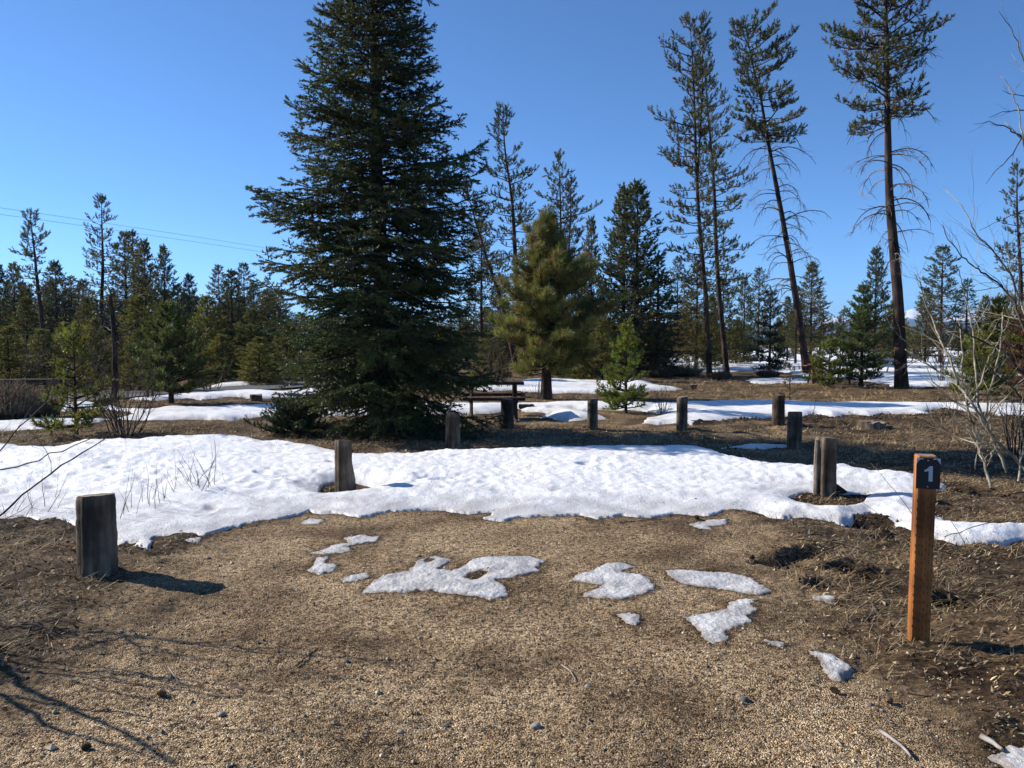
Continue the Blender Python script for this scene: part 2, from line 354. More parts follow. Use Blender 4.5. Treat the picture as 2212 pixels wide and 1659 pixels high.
PATCHES = [[(780,1280),(800,1262),(835,1245),(880,1236),(905,1215),(940,1205),(975,1213),(960,1224),(945,1232),(975,1236),(1010,1222),(1040,1210),(1090,1207),(1140,1203),(1177,1216),(1160,1228),(1168,1238),(1110,1250),(1070,1256),(1090,1270),(1102,1290),(1060,1297),(1010,1290),(970,1282),(920,1278),(860,1282),(820,1281)],
 [(1238,1246),(1270,1240),(1298,1230),(1310,1222),(1350,1222),(1375,1232),(1340,1240),(1362,1246),(1385,1248),(1405,1258),(1418,1275),(1395,1288),(1350,1297),(1300,1296),(1260,1290),(1262,1282),(1290,1275),(1300,1268),(1270,1262),(1240,1258)],
 [(1438,1238),(1480,1234),(1560,1236),(1610,1244),(1640,1262),(1668,1278),(1640,1287),(1590,1280),(1550,1272),(1500,1268),(1470,1262),(1450,1252)],
 [(1480,1340),(1510,1333),(1550,1328),(1570,1318),(1580,1305),(1600,1300),(1640,1300),(1620,1312),(1635,1325),(1615,1338),(1625,1350),(1590,1362),(1565,1372),(1575,1385),(1540,1396),(1520,1385),(1510,1365)],
 [(1332,1330),(1360,1327),(1380,1332),(1385,1348),(1375,1354),(1350,1344)],
 [(1745,1403),(1760,1406),(1790,1412),(1820,1425),(1838,1442),(1825,1455),(1815,1468),(1795,1462),(1780,1440),(1770,1422),(1750,1410)],
 [(1655,1388),(1680,1384),(1697,1390),(1690,1400),(1665,1396)],
 [(1758,1290),(1790,1287),(1806,1293),(1795,1299),(1770,1295)],
 [(672,1198),(700,1190),(720,1180),(755,1178),(745,1165),(775,1160),(820,1163),(815,1172),(770,1180),(745,1184),(760,1192),(740,1198),(700,1200)],
 [(658,1232),(675,1222),(685,1208),(710,1205),(700,1218),(730,1222),(725,1232),(690,1242)],
 [(738,1254),(755,1245),(790,1240),(800,1250),(770,1256),(745,1258)],
 [(650,1130),(670,1121),(700,1126),(690,1133),(668,1134)],
 [(1490,1129),(1530,1122),(1570,1120),(1568,1130),(1530,1135),(1540,1141),(1510,1140)],
 [(375,1168),(400,1162),(435,1160),(430,1170),(385,1174)],
 [(2140,1632),(2180,1614),(2240,1618),(2300,1650),(2250,1690),(2190,1668)]]
SNOWS = [(snow_main, .135, .32, [hole_a, hole_b]), (P2, .11, .3, []), (P3, .12, .35, []), (P4, .12, .5, []),
         (P5, .15, .9, []), (P6, .06, .3, []), (P6b, .06, .3, []), (P7, .12, .4, []), (P7b, .1, .4, []), (P8, .11, .4, []), (P9, .08, .3, []), (P10, .03, .2, [])]
gravel_poly = S([(-400,1560),(0,1470),(120,1400),(240,1275),(330,1215),(470,1150),(640,1090),(800,1020),(1700,1020),(1640,1110),(1690,1180),(1740,1290),(1860,1400),(1990,1440),(2212,1560),(2700,1900),(-700,1900)])+[(2.6,-2),(-2.6,-2)]
pad_poly = S([(1120,880),(1700,905),(1830,1010),(650,1010),(840,960)])
dugs = [(1690,1210,.17),(1745,1197,.12),(1825,1226,.13),(1872,1244,.09),(1885,1133,.17),(1764,1262,.07),(1915,1163,.10),(2120,1065,.2),(2040,1300,.08)]
road_poly = S([(-300,868),(0,860),(120,858),(210,856),(280,849),(430,842),(590,833),(760,824),(760,833),(590,844),(430,852),(320,858),(215,868),(100,876),(0,881),(-300,895)])

def Gz(x, y):
    x = np.asarray(x, float); y = np.asarray(y, float)
    r = np.hypot(x, y)
    z = .022*pn(x*.45, y*.45, 3)+.012*pn(x*1.7, y*1.7, 4)
    z = z+.10*pn(x*.07, y*.07, 8)*np.clip((r-18)/30, 0, 1)
    z = z*np.clip(1-(r-400)/600, 0, 1)
    for (u, v, rr) in dugs:
        cx, cy = gp(u, v); m_ = (np.abs(x-cx) < 1.2) & (np.abs(y-cy) < 1.2)
        q2 = ((x-cx)/rr)**2+((y-cy)/(rr*.75))**2; q2 = q2*(1+.5*pn(x*7, y*7, 6)*m_)
        z = z-.11*np.exp(-np.clip(q2, 0, 50)**1.6)+.05*np.exp(-(((x-cx-rr*.3)/rr)**2+((y-cy-rr*1.1)/(rr*.5))**2))
    return z
def gz(x, y): return float(Gz(x, y))
def on(u, v, dz=0.):
    x, y = gp(u, v); return (x, y, gz(x, y)+dz)

rng = np.random.default_rng(7)
# fan shaped grid
ang = np.concatenate([np.radians(np.arange(-176, -43, 4.)), np.radians(np.arange(-42, 42.01, .085)), np.radians(np.arange(44, 181, 4.))])
k = np.arange(430, 3.0, -.62)
rad = np.concatenate([[.15, .6, 1.2, 1.8, 2.2, 2.5, 2.7], 1.6*796.2/k, 1.6*796.2/np.array([2.6, 2.1, 1.6, 1.1, .7, .4, .2, .12, .08])])
A, R = np.meshgrid(ang, rad); X = np.sin(A)*R; Y = np.cos(A)*R
nr, na = X.shape
print('grid', nr, na)
def micro(X, Y, R, grav):
    z = 0
    for wl, amp in ((.5, .012), (.2, .008), (.08, .005), (.035, .003)):
        fade = np.clip(1.6-(R*R/1274*1.0)/wl*1.2, 0, 1)
        z = z+amp*fade*pn(X/wl, Y/wl, int(wl*1000))*(2.2*(1-grav)+grav*(1.1 if wl < .1 else (.7 if wl < .3 else .35)))
    return z
warp = .06*pn(X*2.2, Y*2.2, 31)+.035*pn(X*6, Y*6, 32)+.015*pn(X*17, Y*17, 33)
wfar = .25*fbm(X*.6, Y*.6, 35)
sg = poly_sd(X, Y, gravel_poly)+.15*pn(X*3, Y*3, 40)+.3*pn(X*.8, Y*.8, 41)
sp_ = poly_sd(X, Y, pad_poly)+.3*pn(X*1.5, Y*1.5, 41)
grav = np.clip(np.maximum(sg/.7+.25*pn(X*7, Y*7, 43)*(sg > -.6), sp_/.5*.3)+.1, 0, 1)
grav = np.where(sg > 0, grav, np.minimum(grav, .35))
straw = np.clip(.45+1.3*fbm(X*.35, Y*.35, 50)+.5*np.clip((Y-16)/6, 0, 1)-.5*np.clip((9-Y)/4, 0, 1), 0, 1)
Z = Gz(X, Y)
dark = np.zeros_like(X)
for (u, v, rr) in dugs:
    cx, cy = gp(u, v); q = np.hypot((X-cx), (Y-cy)/.8)/rr+.3*pn(X*9, Y*9, 5)
    dark = np.maximum(dark, np.clip(1.5-q*1.3, 0, .9))
# churned dark clods along the rear snow band
cl = np.exp(-((Y-(14.6+.05*X))/1.1)**2)*np.clip((X-2)/1.5, 0, 1)
dark = np.maximum(dark, np.clip(cl*(.45+1.6*pn(X*1.8, Y*1.8, 60)), 0, .8))
Z0 = Z+0
Z += micro(X, Y, R, grav)+cl*(.10*np.clip(pn(X*2.4, Y*2.4, 61), 0, 1)+.06*np.clip(pn(X*6, Y*6, 62), 0, 1))
Z += np.clip((Y-11)/5, 0, 1)*np.clip((60-Y)/30, 0, 1)*.03*pn(X*2.2, Y*2.2, 63)
i = np.arange(na-0)
# ground mesh (closed ring of faces)
idx = np.arange(nr*na).reshape(nr, na)
j2 = np.roll(idx, -1, axis=1)
f = np.stack([idx[:-1], idx[1:], j2[1:], j2[:-1]], -1).reshape(-1, 4)
f = f[:, ::-1]
gb = Buf(); gb.smooth = True
gb.add(np.stack([X, Y, Z], -1), f)
gb.add(np.vstack([np.stack([X[0], Y[0], Z[0]], -1), [[0, 0, Z[0].mean()]]]), [(q, (q+1) % na, na) for q in range(na)])
me = gb.mesh('ground', M_GROUND)
def set_zone(me, cols):
    ca = me.color_attributes.new('zone', 'FLOAT_COLOR', 'POINT')
    ca.data.foreach_set('color', cols.astype(np.float32).ravel())
zc = np.zeros((len(me.vertices), 4)); zc[:, 3] = 1
zc[:nr*na, 0] = grav.ravel(); zc[:nr*na, 1] = straw.ravel(); zc[:nr*na, 2] = dark.ravel(); zc[nr*na:, 0] = 1
set_zone(me, zc)
wet = np.full(X.shape, -9.)
for k_, (poly, T_, w_, hl_) in enumerate(SNOWS): wet = np.maximum(wet, poly_sd(X, Y, poly)+.0)
WET = np.clip(1+(wet+warp)/(.07+.05*np.clip(R-6, 0, 8)+.10*np.clip(pn(X*2, Y*2, 93), 0, 1)), 0, 1)
for pts in PATCHES:
    WET = np.maximum(WET, np.clip(1+(poly_sd(X, Y, S(pts))+.03*pn(X*12, Y*12, 94))/.06, 0, 1))
at_ = me.attributes.new('wet', 'FLOAT', 'POINT'); wv = np.zeros(len(me.vertices), np.float32); wv[:nr*na] = WET.ravel(); at_.data.foreach_set('value', wv)
tag(link('ground', me), None, None, kind='structure')

# snow height over the ground
def snow_h(X, Y, R, warp, wfar):
    H = np.full(X.shape, -1.0); E = np.full(X.shape, -9.)
    for poly, T, wd, holes in SNOWS:
        far = np.mean([p[1] for p in poly]) > 25
        s = poly_sd(X, Y, poly)
        s = s+np.where(s > -8, warp*(1.0 if not far else .5)+wfar*np.clip((R-14)/30, 0, 1), 0)
        for hpoly in holes:
            h = poly_sd(X, Y, hpoly); h = np.where(h < -8, -8, h+warp*.7); s = np.minimum(s, -h*1.0)
        t = np.clip(s/wd, 0, None)
        thin = 0.012
        if poly is snow_main:
            # the front margin has melted thin, the middle and the rear are deep
            front = np.clip((Y-7.0)/2.0, 0.10, 1)
            lf = np.clip((-.6-X)/1.0, 0, 1); rt = np.clip((X-1.7)/1.2, 0, 1)
            front = np.maximum(front, np.maximum(lf*.32, rt*.7))
            hh = thin+(T*front-thin)*(1-np.exp(-1.7*t**1.25))
        else:
            hh = thin+(T*.75-thin)*(1-np.exp(-1.6*t**1.2))
        hh = np.where(s > 0, hh, s*.9)
        H = np.where(s > E, hh, H); E = np.maximum(E, s)
    r1 = np.clip(1.5-(R*R/1274)/.16, 0, 1); r2 = np.clip(1.6-(R*R/1274)/.35, 0.0, 1)
    yy = Y*1.25; bz = np.clip(.55+1.1*pn(X*.9, Y*.9, 79)+.35*np.clip(-X/2, -1, 1), .12, 1.3)
    cup = (.42-np.abs(pn(X*2.6, yy*2.6, 70)))*.030*r2*bz+(.4-np.abs(pn(X*5.5+9, yy*5.5, 71)))*.022*r1*bz+.009*pn(X*11, yy*11, 72)*r1-.05*np.clip(pn(X*3.4, yy*3.4, 75)-.45, 0, 1)*r1+.05*pn(X*.55, Y*.55, 73)+.02*np.abs(pn(X*1.2, yy*1.2, 76))*r2
    pit = np.clip(pn(X*1.6, Y*1.9, 74)-.62, 0, 1)*-.35*r2
    far_cup = .05*pn(X*.5, Y*.8, 77)*np.clip((R-15)/15, 0, 1)
    ed = np.clip(E/.25, 0, 1)*np.clip(H/.10, .15, 1)
    return np.where(E > 0, H+(cup+pit+far_cup)*ed, H), E
SH, SE = snow_h(X, Y, R, warp, wfar)
def snow_mesh(name):
    Zs = Z0+.004+SH+.3*(Z-Z0)*np.clip(1-SH/.06, 0, 1)
    keep = SE > -.06
    kf = keep[:-1, :-1] | keep[1:, :-1] | keep[:-1, 1:] | keep[1:, 1:]
    quads = np.stack([idx[:-1, :-1], idx[:-1, 1:], idx[1:, 1:], idx[1:, :-1]], -1)[kf]
    used = np.unique(quads); mp = np.full(nr*na, -1); mp[used] = np.arange(len(used))
    V = np.stack([X, Y, np.maximum(Zs, Z-.03)], -1).reshape(-1, 3)[used]
    b = Buf(); b.smooth = True; b.add(V, mp[quads])
    me = b.mesh(name, M_SNOW)
    dirt = np.clip(1.05-SH/.085+.6*pn(X*4, Y*4, 80), 0, 1)*.75
    dirt = np.maximum(dirt, np.clip(.35*(pn(X*2, Y*3, 81)-.15)*np.clip((8.4-Y), 0, 1), 0, .5))
    z = np.zeros((len(used), 4)); z[:, 0] = dirt.ravel()[used]; z[:, 3] = 1
    set_zone(me, z); return tag(link(name, me), None, None, kind='structure')
snow_mesh('snow')

# road
def sheet(name, poly, dz, m, zf=None):
    b = Buf(); P = np.array(poly)
    V = np.array([(x, y, gz(x, y)+dz) for x, y in P]); b.add(V, [tuple(range(len(P)))])
    me = b.mesh(name, m); o = link(name, me); tag(o, None, None, kind='structure'); return o
b = Buf()
up = [(-300,868),(0,860),(120,858),(210,856),(280,849),(430,842),(590,833),(760,824)]
lo = [(-300,895),(0,881),(100,876),(215,868),(320,858),(430,852),(590,844),(760,833)]
Vv = []; nn = 24
for t in np.linspace(0, 7, nn):
    i0 = min(int(t), 6); fr = t-i0
    a_ = np.array(up[i0])*(1-fr)+np.array(up[i0+1])*fr; b_ = np.array(lo[i0])*(1-fr)+np.array(lo[i0+1])*fr
    for s_ in np.linspace(0, 1, 6):
        q = a_*(1-s_)+b_*s_; x, y = gp(*q); Vv.append((x, y, gz(x, y)+.05))
b.add(Vv, [(r*6+c, r*6+c+1, (r+1)*6+c+1, (r+1)*6+c) for r in range(nn-1) for c in range(5)])
tag(b.obj('road', M_ASPH, smooth=True), None, None, kind='structure')

# ------------------------------------------------------------------ small melting snow patches on the gravel
def densify(P, n=3, rs=1, amp=.012):
    P = np.array(P, float); out = []
    r = np.random.default_rng(rs)
    for k in range(len(P)):
        a = P[k]; b2 = P[(k+1) % len(P)]
        for q in range(n):
            out.append(a*(1-q/n)+b2*q/n)
    out = np.array(out)
    return out+amp*r.standard_normal(out.shape)
def snow_patch(pts, T, label, holes=(), seed=1):
    poly = np.array(S(pts)); c = poly.mean(0)
    hp = [np.array(S(h)) for h in holes]
    lo_, hi_ = poly.min(0)-.06, poly.max(0)+.06
    st = max(.007, (hi_[0]-lo_[0])/170)
    xs = np.arange(lo_[0], hi_[0], st); ys = np.arange(lo_[1], hi_[1], st*1.2)
    x, y = np.meshgrid(xs, ys)
    s = poly_sd(x, y, poly); s += .014*pn(x*13, y*13, seed)+.008*pn(x*5, y*5, seed+3)+.010*pn(x*33, y*33, seed+4)
    for h in hp: s = np.minimum(s, -(poly_sd(x, y, h)+.005*pn(x*14, y*14, seed+9)))
    h = np.where(s > 0, .004+T*.40*(1-np.exp(-(np.abs(s)/.05)**1.2))+.004*pn(x*9, y*9, seed+5)*np.clip(s/.05, 0, 1)+.0025*pn(x*45, y*45, 7), s*.6)
    h = np.maximum(h, -.015)
    rr = np.hypot(x, y)
    zz = Gz(x, y)+micro(x, y, rr, np.ones_like(x))
    kp = s > -.02; kf = kp[:-1, :-1] | kp[1:, :-1] | kp[:-1, 1:] | kp[1:, 1:]
    ii = np.arange(x.size).reshape(x.shape)
    q = np.stack([ii[:-1, :-1], ii[:-1, 1:], ii[1:, 1:], ii[1:, :-1]], -1)[kf]
    us = np.unique(q); mp = np.full(x.size, -1); mp[us] = np.arange(len(us))
    V = np.stack([x-c[0], y-c[1], zz+h], -1).reshape(-1, 3)[us]
    bb = Buf(); bb.smooth = True; bb.add(V, mp[q]); me = bb.mesh('snow_patch', M_SNOW)
    z = np.zeros((len(us), 4)); z[:, 3] = 1; z[:, 0] = np.clip(.80+.35*pn(x*6, y*6, seed+8)-h*6, .45, 1).ravel()[us]
    z[:, 1] = (np.clip(1-s/.03+.6*pn(x*30, y*30, seed+1), 0, 1)*.75).ravel()[us]
    set_zone(me, z); o = link('snow_patch', me); o.location = (c[0], c[1], 0)
    tag(o, label, 'snow patch', 'melting snow patches on the gravel')
snow_patch(PATCHES[0], .02,
    'largest icy snow patch on the gravel, with two melt holes', [[(1003,1250),(1015,1240),(1040,1236),(1056,1240),(1040,1250),(1020,1257)], [(915,1216),(925,1209),(940,1211),(935,1216),(922,1219)]], 3)
snow_patch(PATCHES[1], .018, 'lobed snow patch just right of the largest patch on the gravel', seed=13)
snow_patch(PATCHES[2], .02, 'long curved sausage-shaped snow patch on the gravel', seed=23)
snow_patch(PATCHES[3], .012, 'thin grey wedge-shaped ice patch below the long curved patch', seed=33)
snow_patch(PATCHES[4], .010, 'small teardrop of ice alone on the gravel below the lobed patch', seed=43)
snow_patch(PATCHES[5], .016, 'leaf-shaped ice patch left of the numbered post', seed=53)
snow_patch(PATCHES[6], .006, 'faint grey smear of ice between wedge patch and leaf-shaped patch', seed=63)
snow_patch(PATCHES[7], .010, 'tiny white snow sliver left of the numbered post beside the dug soil', seed=73)
snow_patch(PATCHES[8], .013, 'zigzag snow patch near the main snow edge', seed=83)
snow_patch(PATCHES[9], .013, 'small snow patch directly below the zigzag patch', seed=93)
snow_patch(PATCHES[10], .012, 'low broken snow crumbs at the tip of the largest patch', seed=94)
snow_patch(PATCHES[11], .012, 'little snow patch under the edge of the snowfield left of centre', seed=95)
snow_patch(PATCHES[12], .012, 'flat snow patch just below the edge of the snowfield right of centre', seed=96)
snow_patch(PATCHES[13], .012, 'flat snow scrap right of the near stout wooden post', seed=97)
snow_patch(PATCHES[14], .02, 'white snow scrap at the bottom corner beside a white stick', seed=98)

# ------------------------------------------------------------------ plants
def needles(P, D, L, l, k, w, spread, rg, col, cvar=.18, taper=1.0):
    N = len(P)
    if N == 0: return np.zeros((0, 3, 3)), np.zeros((0, 3))
    L = np.broadcast_to(L, (N,)); a, b = perp(D)
    t = rg.random((N, k)); ph = rg.random((N, k))*2*math.pi
    k_ = k; sp = spread*(.55+.9*rg.random((N, k)))*(1-.6*t*taper)
    radv = a[:, None]*np.cos(ph)[..., None]+b[:, None]*np.sin(ph)[..., None]
    base = P[:, None]+D[:, None]*(t*L[:, None])[..., None]
    dn = D[:, None]*np.cos(sp)[..., None]+radv*np.sin(sp)[..., None]
    tip = base+dn*(l*(.7+.6*rg.random((N, k))))[..., None]
    side = norm(np.cross(dn, rg.standard_normal((N, k, 3))))*w*.5
    T = np.stack([base-side, base+side, tip], 2).reshape(-1, 3, 3)
    c = np.array(col)*(1+cvar*rg.standard_normal((N, 1)))*np.array([1, 1, 1])
    c = np.clip(c+np.array(col)*.12*rg.standard_normal((N, 3)), .004, .9)
    return T, np.repeat(c, k, 0)

def interp_prof(prof, t):
    return np.interp(t, [p[0] for p in prof], [p[1] for p in prof])

def pine(H, prof, tr, rg, nbr=80, t0=.3, axis=None, step=.34, tuft=(.16, .075, 12, .02), col=(.05, .075, .03), up=.7, e0=(.35, -.1), sub=.34, dens=1.0, profL=None, bend=.5, n=9, brown=0.0, bare=.35, tw=3, whorl=0, patch=.45):
    """conifer with brush-like tufts. returns (wood, crown)"""
    wd, cr = Buf(), Buf(); wd.smooth = True
    ax = axis if axis is not None else (lambda t: np.array((0., 0., t*H)))
    ts = np.linspace(0, 1, max(8, int(H*1.6)))
    rr = tr*((1-ts)**.8*.92+.03); rr[0] *= 1.2
    wd.tube([ax(t) for t in ts], rr, n, .04, rg)
    TP, TD, TL = [], [], []; S0, S1, A0, A1 = [], [], [], []
    ga = rg.random()*6
    for i in range(nbr):
        q = (i+rg.random())/nbr
        t = t0+(1-t0)*(1-(1-q)**1.0)*.985
        if whorl: t = t0+(1-t0)*(math.floor((t-t0)/(1-t0)*whorl)+.12*rg.normal())/whorl; t = min(max(t, t0*.5), .985)
        az = ga+i*2.39996+rg.normal(0, .35)
        Rr = interp_prof(prof, t)
        if profL is not None:
            Rl = interp_prof(profL, t); wgt = (math.cos(az)+1)/2; Rr = Rl*(1-wgt)+Rr*wgt
        Lb = Rr*rg.uniform(.55, 1.12)*(1+patch*float(pn(az*.8+nbr, t*H*.55+tr*50, 7)))
        if patch > .6 and pn(az*.9+3*tr, t*H*.8, 8) < -.28: continue
        if Lb < .05: continue
        tt = (t-t0)/(1-t0)
        el = e0[1]*(1-tt)+e0[0]*tt*1.0+rg.normal(0, .12)
        m = max(3, int(Lb/.3)+2); ss = np.linspace(0, 1, m)
        hd = np.array((math.cos(az), math.sin(az), 0.))
        base = ax(t)
        els = el+bend*ss**2
        st_ = Lb/(m-1)
        dirs = hd[None]*np.cos(els)[:, None]+np.array((0, 0, 1.))[None]*np.sin(els)[:, None]+rg.normal(0, .09, (m, 3))
        P = np.vstack([base, base+np.cumsum(dirs[:-1]*st_, 0)])
        br = .012+.016*Lb
        S0.append(P[:-1]); S1.append(P[1:]); A0.append(br*(1-ss[:-1]*.85)); A1.append(br*(1-ss[1:]*.85))
        ns = max(3, int(Lb*(1-bare*.6)/step*2*dens*1.7))
        s_ = bare+(1-bare)*(np.arange(ns)+rg.random(ns))/ns
        for k2, s in enumerate(s_):
            f = s*(m-1); i0 = min(int(f), m-2); p = P[i0]*(1-(f-i0))+P[i0+1]*(f-i0); d0 = norm(dirs[i0])
            sd = 1 if k2 % 2 else -1
            a2 = sd*rg.uniform(.5, 1.1)
            d = np.array((d0[0]*math.cos(a2)-d0[1]*math.sin(a2), d0[0]*math.sin(a2)+d0[1]*math.cos(a2), d0[2]+rg.normal(.12, .25)))
            d = norm(d)
            ls = max(.10, sub*Lb*(1.15-s))*rg.uniform(.5, 1.2)
            e = p+d*ls
            S0.append(p[None]); S1.append(e[None]); A0.append(np.array([.009])); A1.append(np.array([.004]))
            nt_ = max(1, int(ls/(tuft[0]*.62)))
            for q2 in range(nt_):
                g = (q2+1)/nt_*(.75)+.25*(nt_ == 1)
                pp = p+d*ls*g; dd = norm(d*rg.uniform(.3, .9)+np.array((0, 0, up))*rg.uniform(.4, 1.2)+rg.normal(0, .3, 3))
                TP.append(pp); TD.append(dd); TL.append(tuft[0]*rg.uniform(.7, 1.35))
        # tip
        TP.append(P[-1]); TD.append(norm(dirs[-1]+np.array((0, 0, up*.6)))); TL.append(tuft[0]*1.2)
    # leader
    for q in range(4):
        TP.append(ax(.96+.01*q)); TD.append(norm(np.array((rg.normal(0, .25), rg.normal(0, .25), 1.)))); TL.append(tuft[0]*1.4)
    wd.segs(np.concatenate(S0), np.concatenate(S1), np.concatenate(A0), np.concatenate(A1), tw)
    P, D, L = np.array(TP), np.array(TD), np.array(TL)
    tuft = (tuft[0], tuft[1]*1.1, int(tuft[2]*1.5), tuft[3]*1.45)
    T, c = needles(P, D, L, tuft[1], tuft[2], tuft[3], 1.0, rg, col)
    print('tufts', len(P))
    if brown > 0:
        mk = np.repeat(rg.random(len(P)) < brown, tuft[2]); c[mk] = c[mk]*0+np.array((.11, .055, .03))*(.7+.6*rg.random((mk.sum(), 1)))
    cr.tris(T, c)
    return wd, cr

def fir(H, prof, profL, tr, rg, nbr=230, col=(.050, .072, .025), zmin=.25, step2=.075, step3=.07, nl=.046, k=15, w=.019, axis=None):
    wd, cr = Buf(), Buf(); wd.smooth = True
    ax = axis if axis is not None else (lambda t: np.array((.0, 0., t*H)))
    ts = np.linspace(0, 1, 40); wd.tube([ax(t) for t in ts], tr*(1-ts)**.85+.012+tr*.4*np.exp(-ts*40), 14, .05, rg)
    TP, TD, TL, TC = [], [], [], []; S0, S1, A0, A1 = [], [], [], []
    for i in range(nbr):
        q = (i+.5*rg.random())/nbr; z = zmin+(H*.985-zmin)*q**1.05; t = z/H
        az = i*2.39996+rg.normal(0, .3); wgt = (math.cos(az)+1)/2
        Lb = (interp_prof(profL, z)*(1-wgt)+interp_prof(prof, z)*wgt)*rg.choice([rg.uniform(.55, .85), rg.uniform(.85, 1.12)], p=[.35, .65])
        Lb *= 1+.32*float(pn(az*.9+3, z*1.1, 5))+.10*float(pn(az*2.5, z*3, 6))
        Lb = min(Lb*(.84 if i % 5 else 1.0), 1.0*(interp_prof(profL, z)*(1-wgt)+interp_prof(prof, z)*wgt))
        el = -.14+.66*t**1.5+rg.normal(0, .12)
        m = max(4, int(Lb/.18)+2); ss = np.linspace(0, 1, m); hd = np.array((math.cos(az), math.sin(az), 0.))
        els = el-.25*np.sin(ss*math.pi)*(1-t)+.42*ss**3
        dirs = hd[None]*np.cos(els)[:, None]+np.array((0, 0, 1.))*np.sin(els)[:, None]+rg.normal(0, .045, (m, 3))
        base = ax(t); P = np.vstack([base, base+np.cumsum(dirs[:-1]*Lb/(m-1), 0)])
        S0.append(P[:-1]); S1.append(P[1:]); A0.append((.008+.012*Lb)*(1-.8*ss[:-1])); A1.append((.008+.012*Lb)*(1-.8*ss[1:]))
        tc = np.array(col)*rg.uniform(.75, 1.25)*np.array((rg.uniform(.9, 1.25), 1, rg.uniform(.85, 1.1)))
        n2 = int(Lb*.88/step2)
        droop = rg.uniform(.05, .5)*(1-t*.6)
        for k2 in range(n2+1):
            s = .12+.88*(k2+rg.random()*.6)/(n2+1)
            f = min(s, 1)*(m-1); i0 = min(int(f), m-2); p = P[i0]*(1-(f-i0))+P[i0+1]*(f-i0); d0 = norm(dirs[i0])
            sd = 1 if k2 % 2 else -1
            a2 = sd*rg.uniform(.7, 1.1)
            d = norm(np.array((d0[0]*math.cos(a2)-d0[1]*math.sin(a2), d0[0]*math.sin(a2)+d0[1]*math.cos(a2), d0[2]-droop*rg.uniform(.2, 1.6)+rg.normal(0, .25))))
            ls = (.19+.44*Lb*(1.02-s)**.8*min(1, s*2.2))*rg.uniform(.6, 1.15)
            e = p+d*ls
            S0.append(p[None]); S1.append(e[None]); A0.append(np.array([.006])); A1.append(np.array([.003]))
            n3 = max(1, int(ls/step3))
            g = (np.arange(n3)+.5+.4*rg.random(n3))/n3
            pp = p[None]+d[None]*ls*g[:, None]
            up_ = norm(np.cross(np.cross(d, d0)*1.0, d)+1e-6)
            sgn = np.where(np.arange(n3) % 2, 1, -1)
            lat = norm(np.cross(d, np.array((0, 0, 1.))))
            dd = norm(d[None]*.75+lat[None]*sgn[:, None]*.65+rg.normal(0, .14, (n3, 3))+np.array((0, 0, -.12*droop)))
            ll = (.05+.11*(1-g*.7))*rg.uniform(.8, 1.3, n3)
            TP.append(pp); TD.append(dd); TL.append(ll); TC.append(np.repeat(tc[None], n3, 0))
            # clothed side stem itself
            TP.append((p+d*ls*.35)[None]); TD.append(d[None]); TL.append(np.array([ls*.7])); TC.append(tc[None])
            TP.append((p+d*ls*.8)[None]); TD.append(d[None]); TL.append(np.array([ls*.3+.04])); TC.append(tc[None])
        # tip shoots
        TP.append(P[-3:]); TD.append(norm(dirs[-3:])); TL.append(np.full(3, .14)); TC.append(np.repeat(tc[None], 3, 0))
    P, D, L, Cc = np.concatenate(TP), np.concatenate(TD), np.concatenate(TL), np.concatenate(TC)
    print('fir twigs', len(P))
    T, c = needles(P, D, L, nl, k, w, .85, rg, (1, 1, 1), .16, .5)
    c = c*np.repeat(Cc, k, 0)
    cr.tris(T, c)
    S0, S1, A0, A1 = map(np.concatenate, (S0, S1, A0, A1))
    wd.segs(S0, S1, A0, A1, 3)
    return wd, cr

def branchy(bf, p0, d0, L, r, lev, rg, bendy=.12, kids=4, upb=.05, n=3, seg=.09, kl=.5, spread=.7, droop=0.):
    """a bare branch with side twigs"""
    m = max(3, int(L/seg)); st = L/m
    P = [np.array(p0, float)]; d = norm(np.array(d0, float))
    for k in range(m):
        d = norm(d+rg.normal(0, bendy, 3)+np.array((0, 0, upb-droop*(k/m)))); P.append(P[-1]+d*st)
    P = np.array(P); rs = r*(1-np.linspace(0, 1, m+1)*.8)
    bf.segs(P[:-1], P[1:], rs[:-1], rs[1:], n)
    if lev > 0:
        for k in range(kids):
            s = rg.uniform(.2, .95); i0 = min(int(s*m), m-1); dd = norm(P[i0+1]-P[i0])
            nd_ = norm(dd+spread*norm(rg.normal(0, 1, 3)))
            branchy(bf, P[i0], nd_, L*kl*rg.uniform(.5, 1.1)*(1.1-s*.5), rs[i0]*.6, lev-1, rg, bendy*1.1, max(1, kids-1), upb, 3, seg, kl, spread, droop)
    return P
def path_branch(bf, pts, r0, r1, rg, kids=6, kl=.35, lev=1, n=6, jit=.006, spread=.8):
    pts = np.array(pts, float)
    seg = np.linalg.norm(np.diff(pts, axis=0), axis=1); cs = np.concatenate([[0], np.cumsum(seg)]); tot = cs[-1]
    m = max(6, int(tot/.07)); s = np.linspace(0, tot, m)
    P = np.stack([np.interp(s, cs, pts[:, c]) for c in range(3)], 1)
    for _ in range(2): P[1:-1] = (P[:-2]+2*P[1:-1]+P[2:])/4
    P[1:-1] += rg.normal(0, jit, (m-2, 3))
    rs = np.linspace(r0, r1, m)*(1+.06*rg.standard_normal(m))
    bf.tube(P, rs, n)
    for k in range(kids):
        i0 = rg.integers(int(m*.15), m-1); dd = norm(P[i0+1]-P[i0])
        branchy(bf, P[i0], norm(dd+spread*norm(rg.normal(0, 1, 3))), tot*kl*rg.uniform(.3, 1), rs[i0]*.5, lev, rg, .12, 3, .03, 3, .06)
    return P

def plant_parts(root, wd, cr, wmat=M_BARK, cmat=M_NEEDLE):
    wd.obj('trunk', wmat, root); cr.obj('crown', cmat, root)

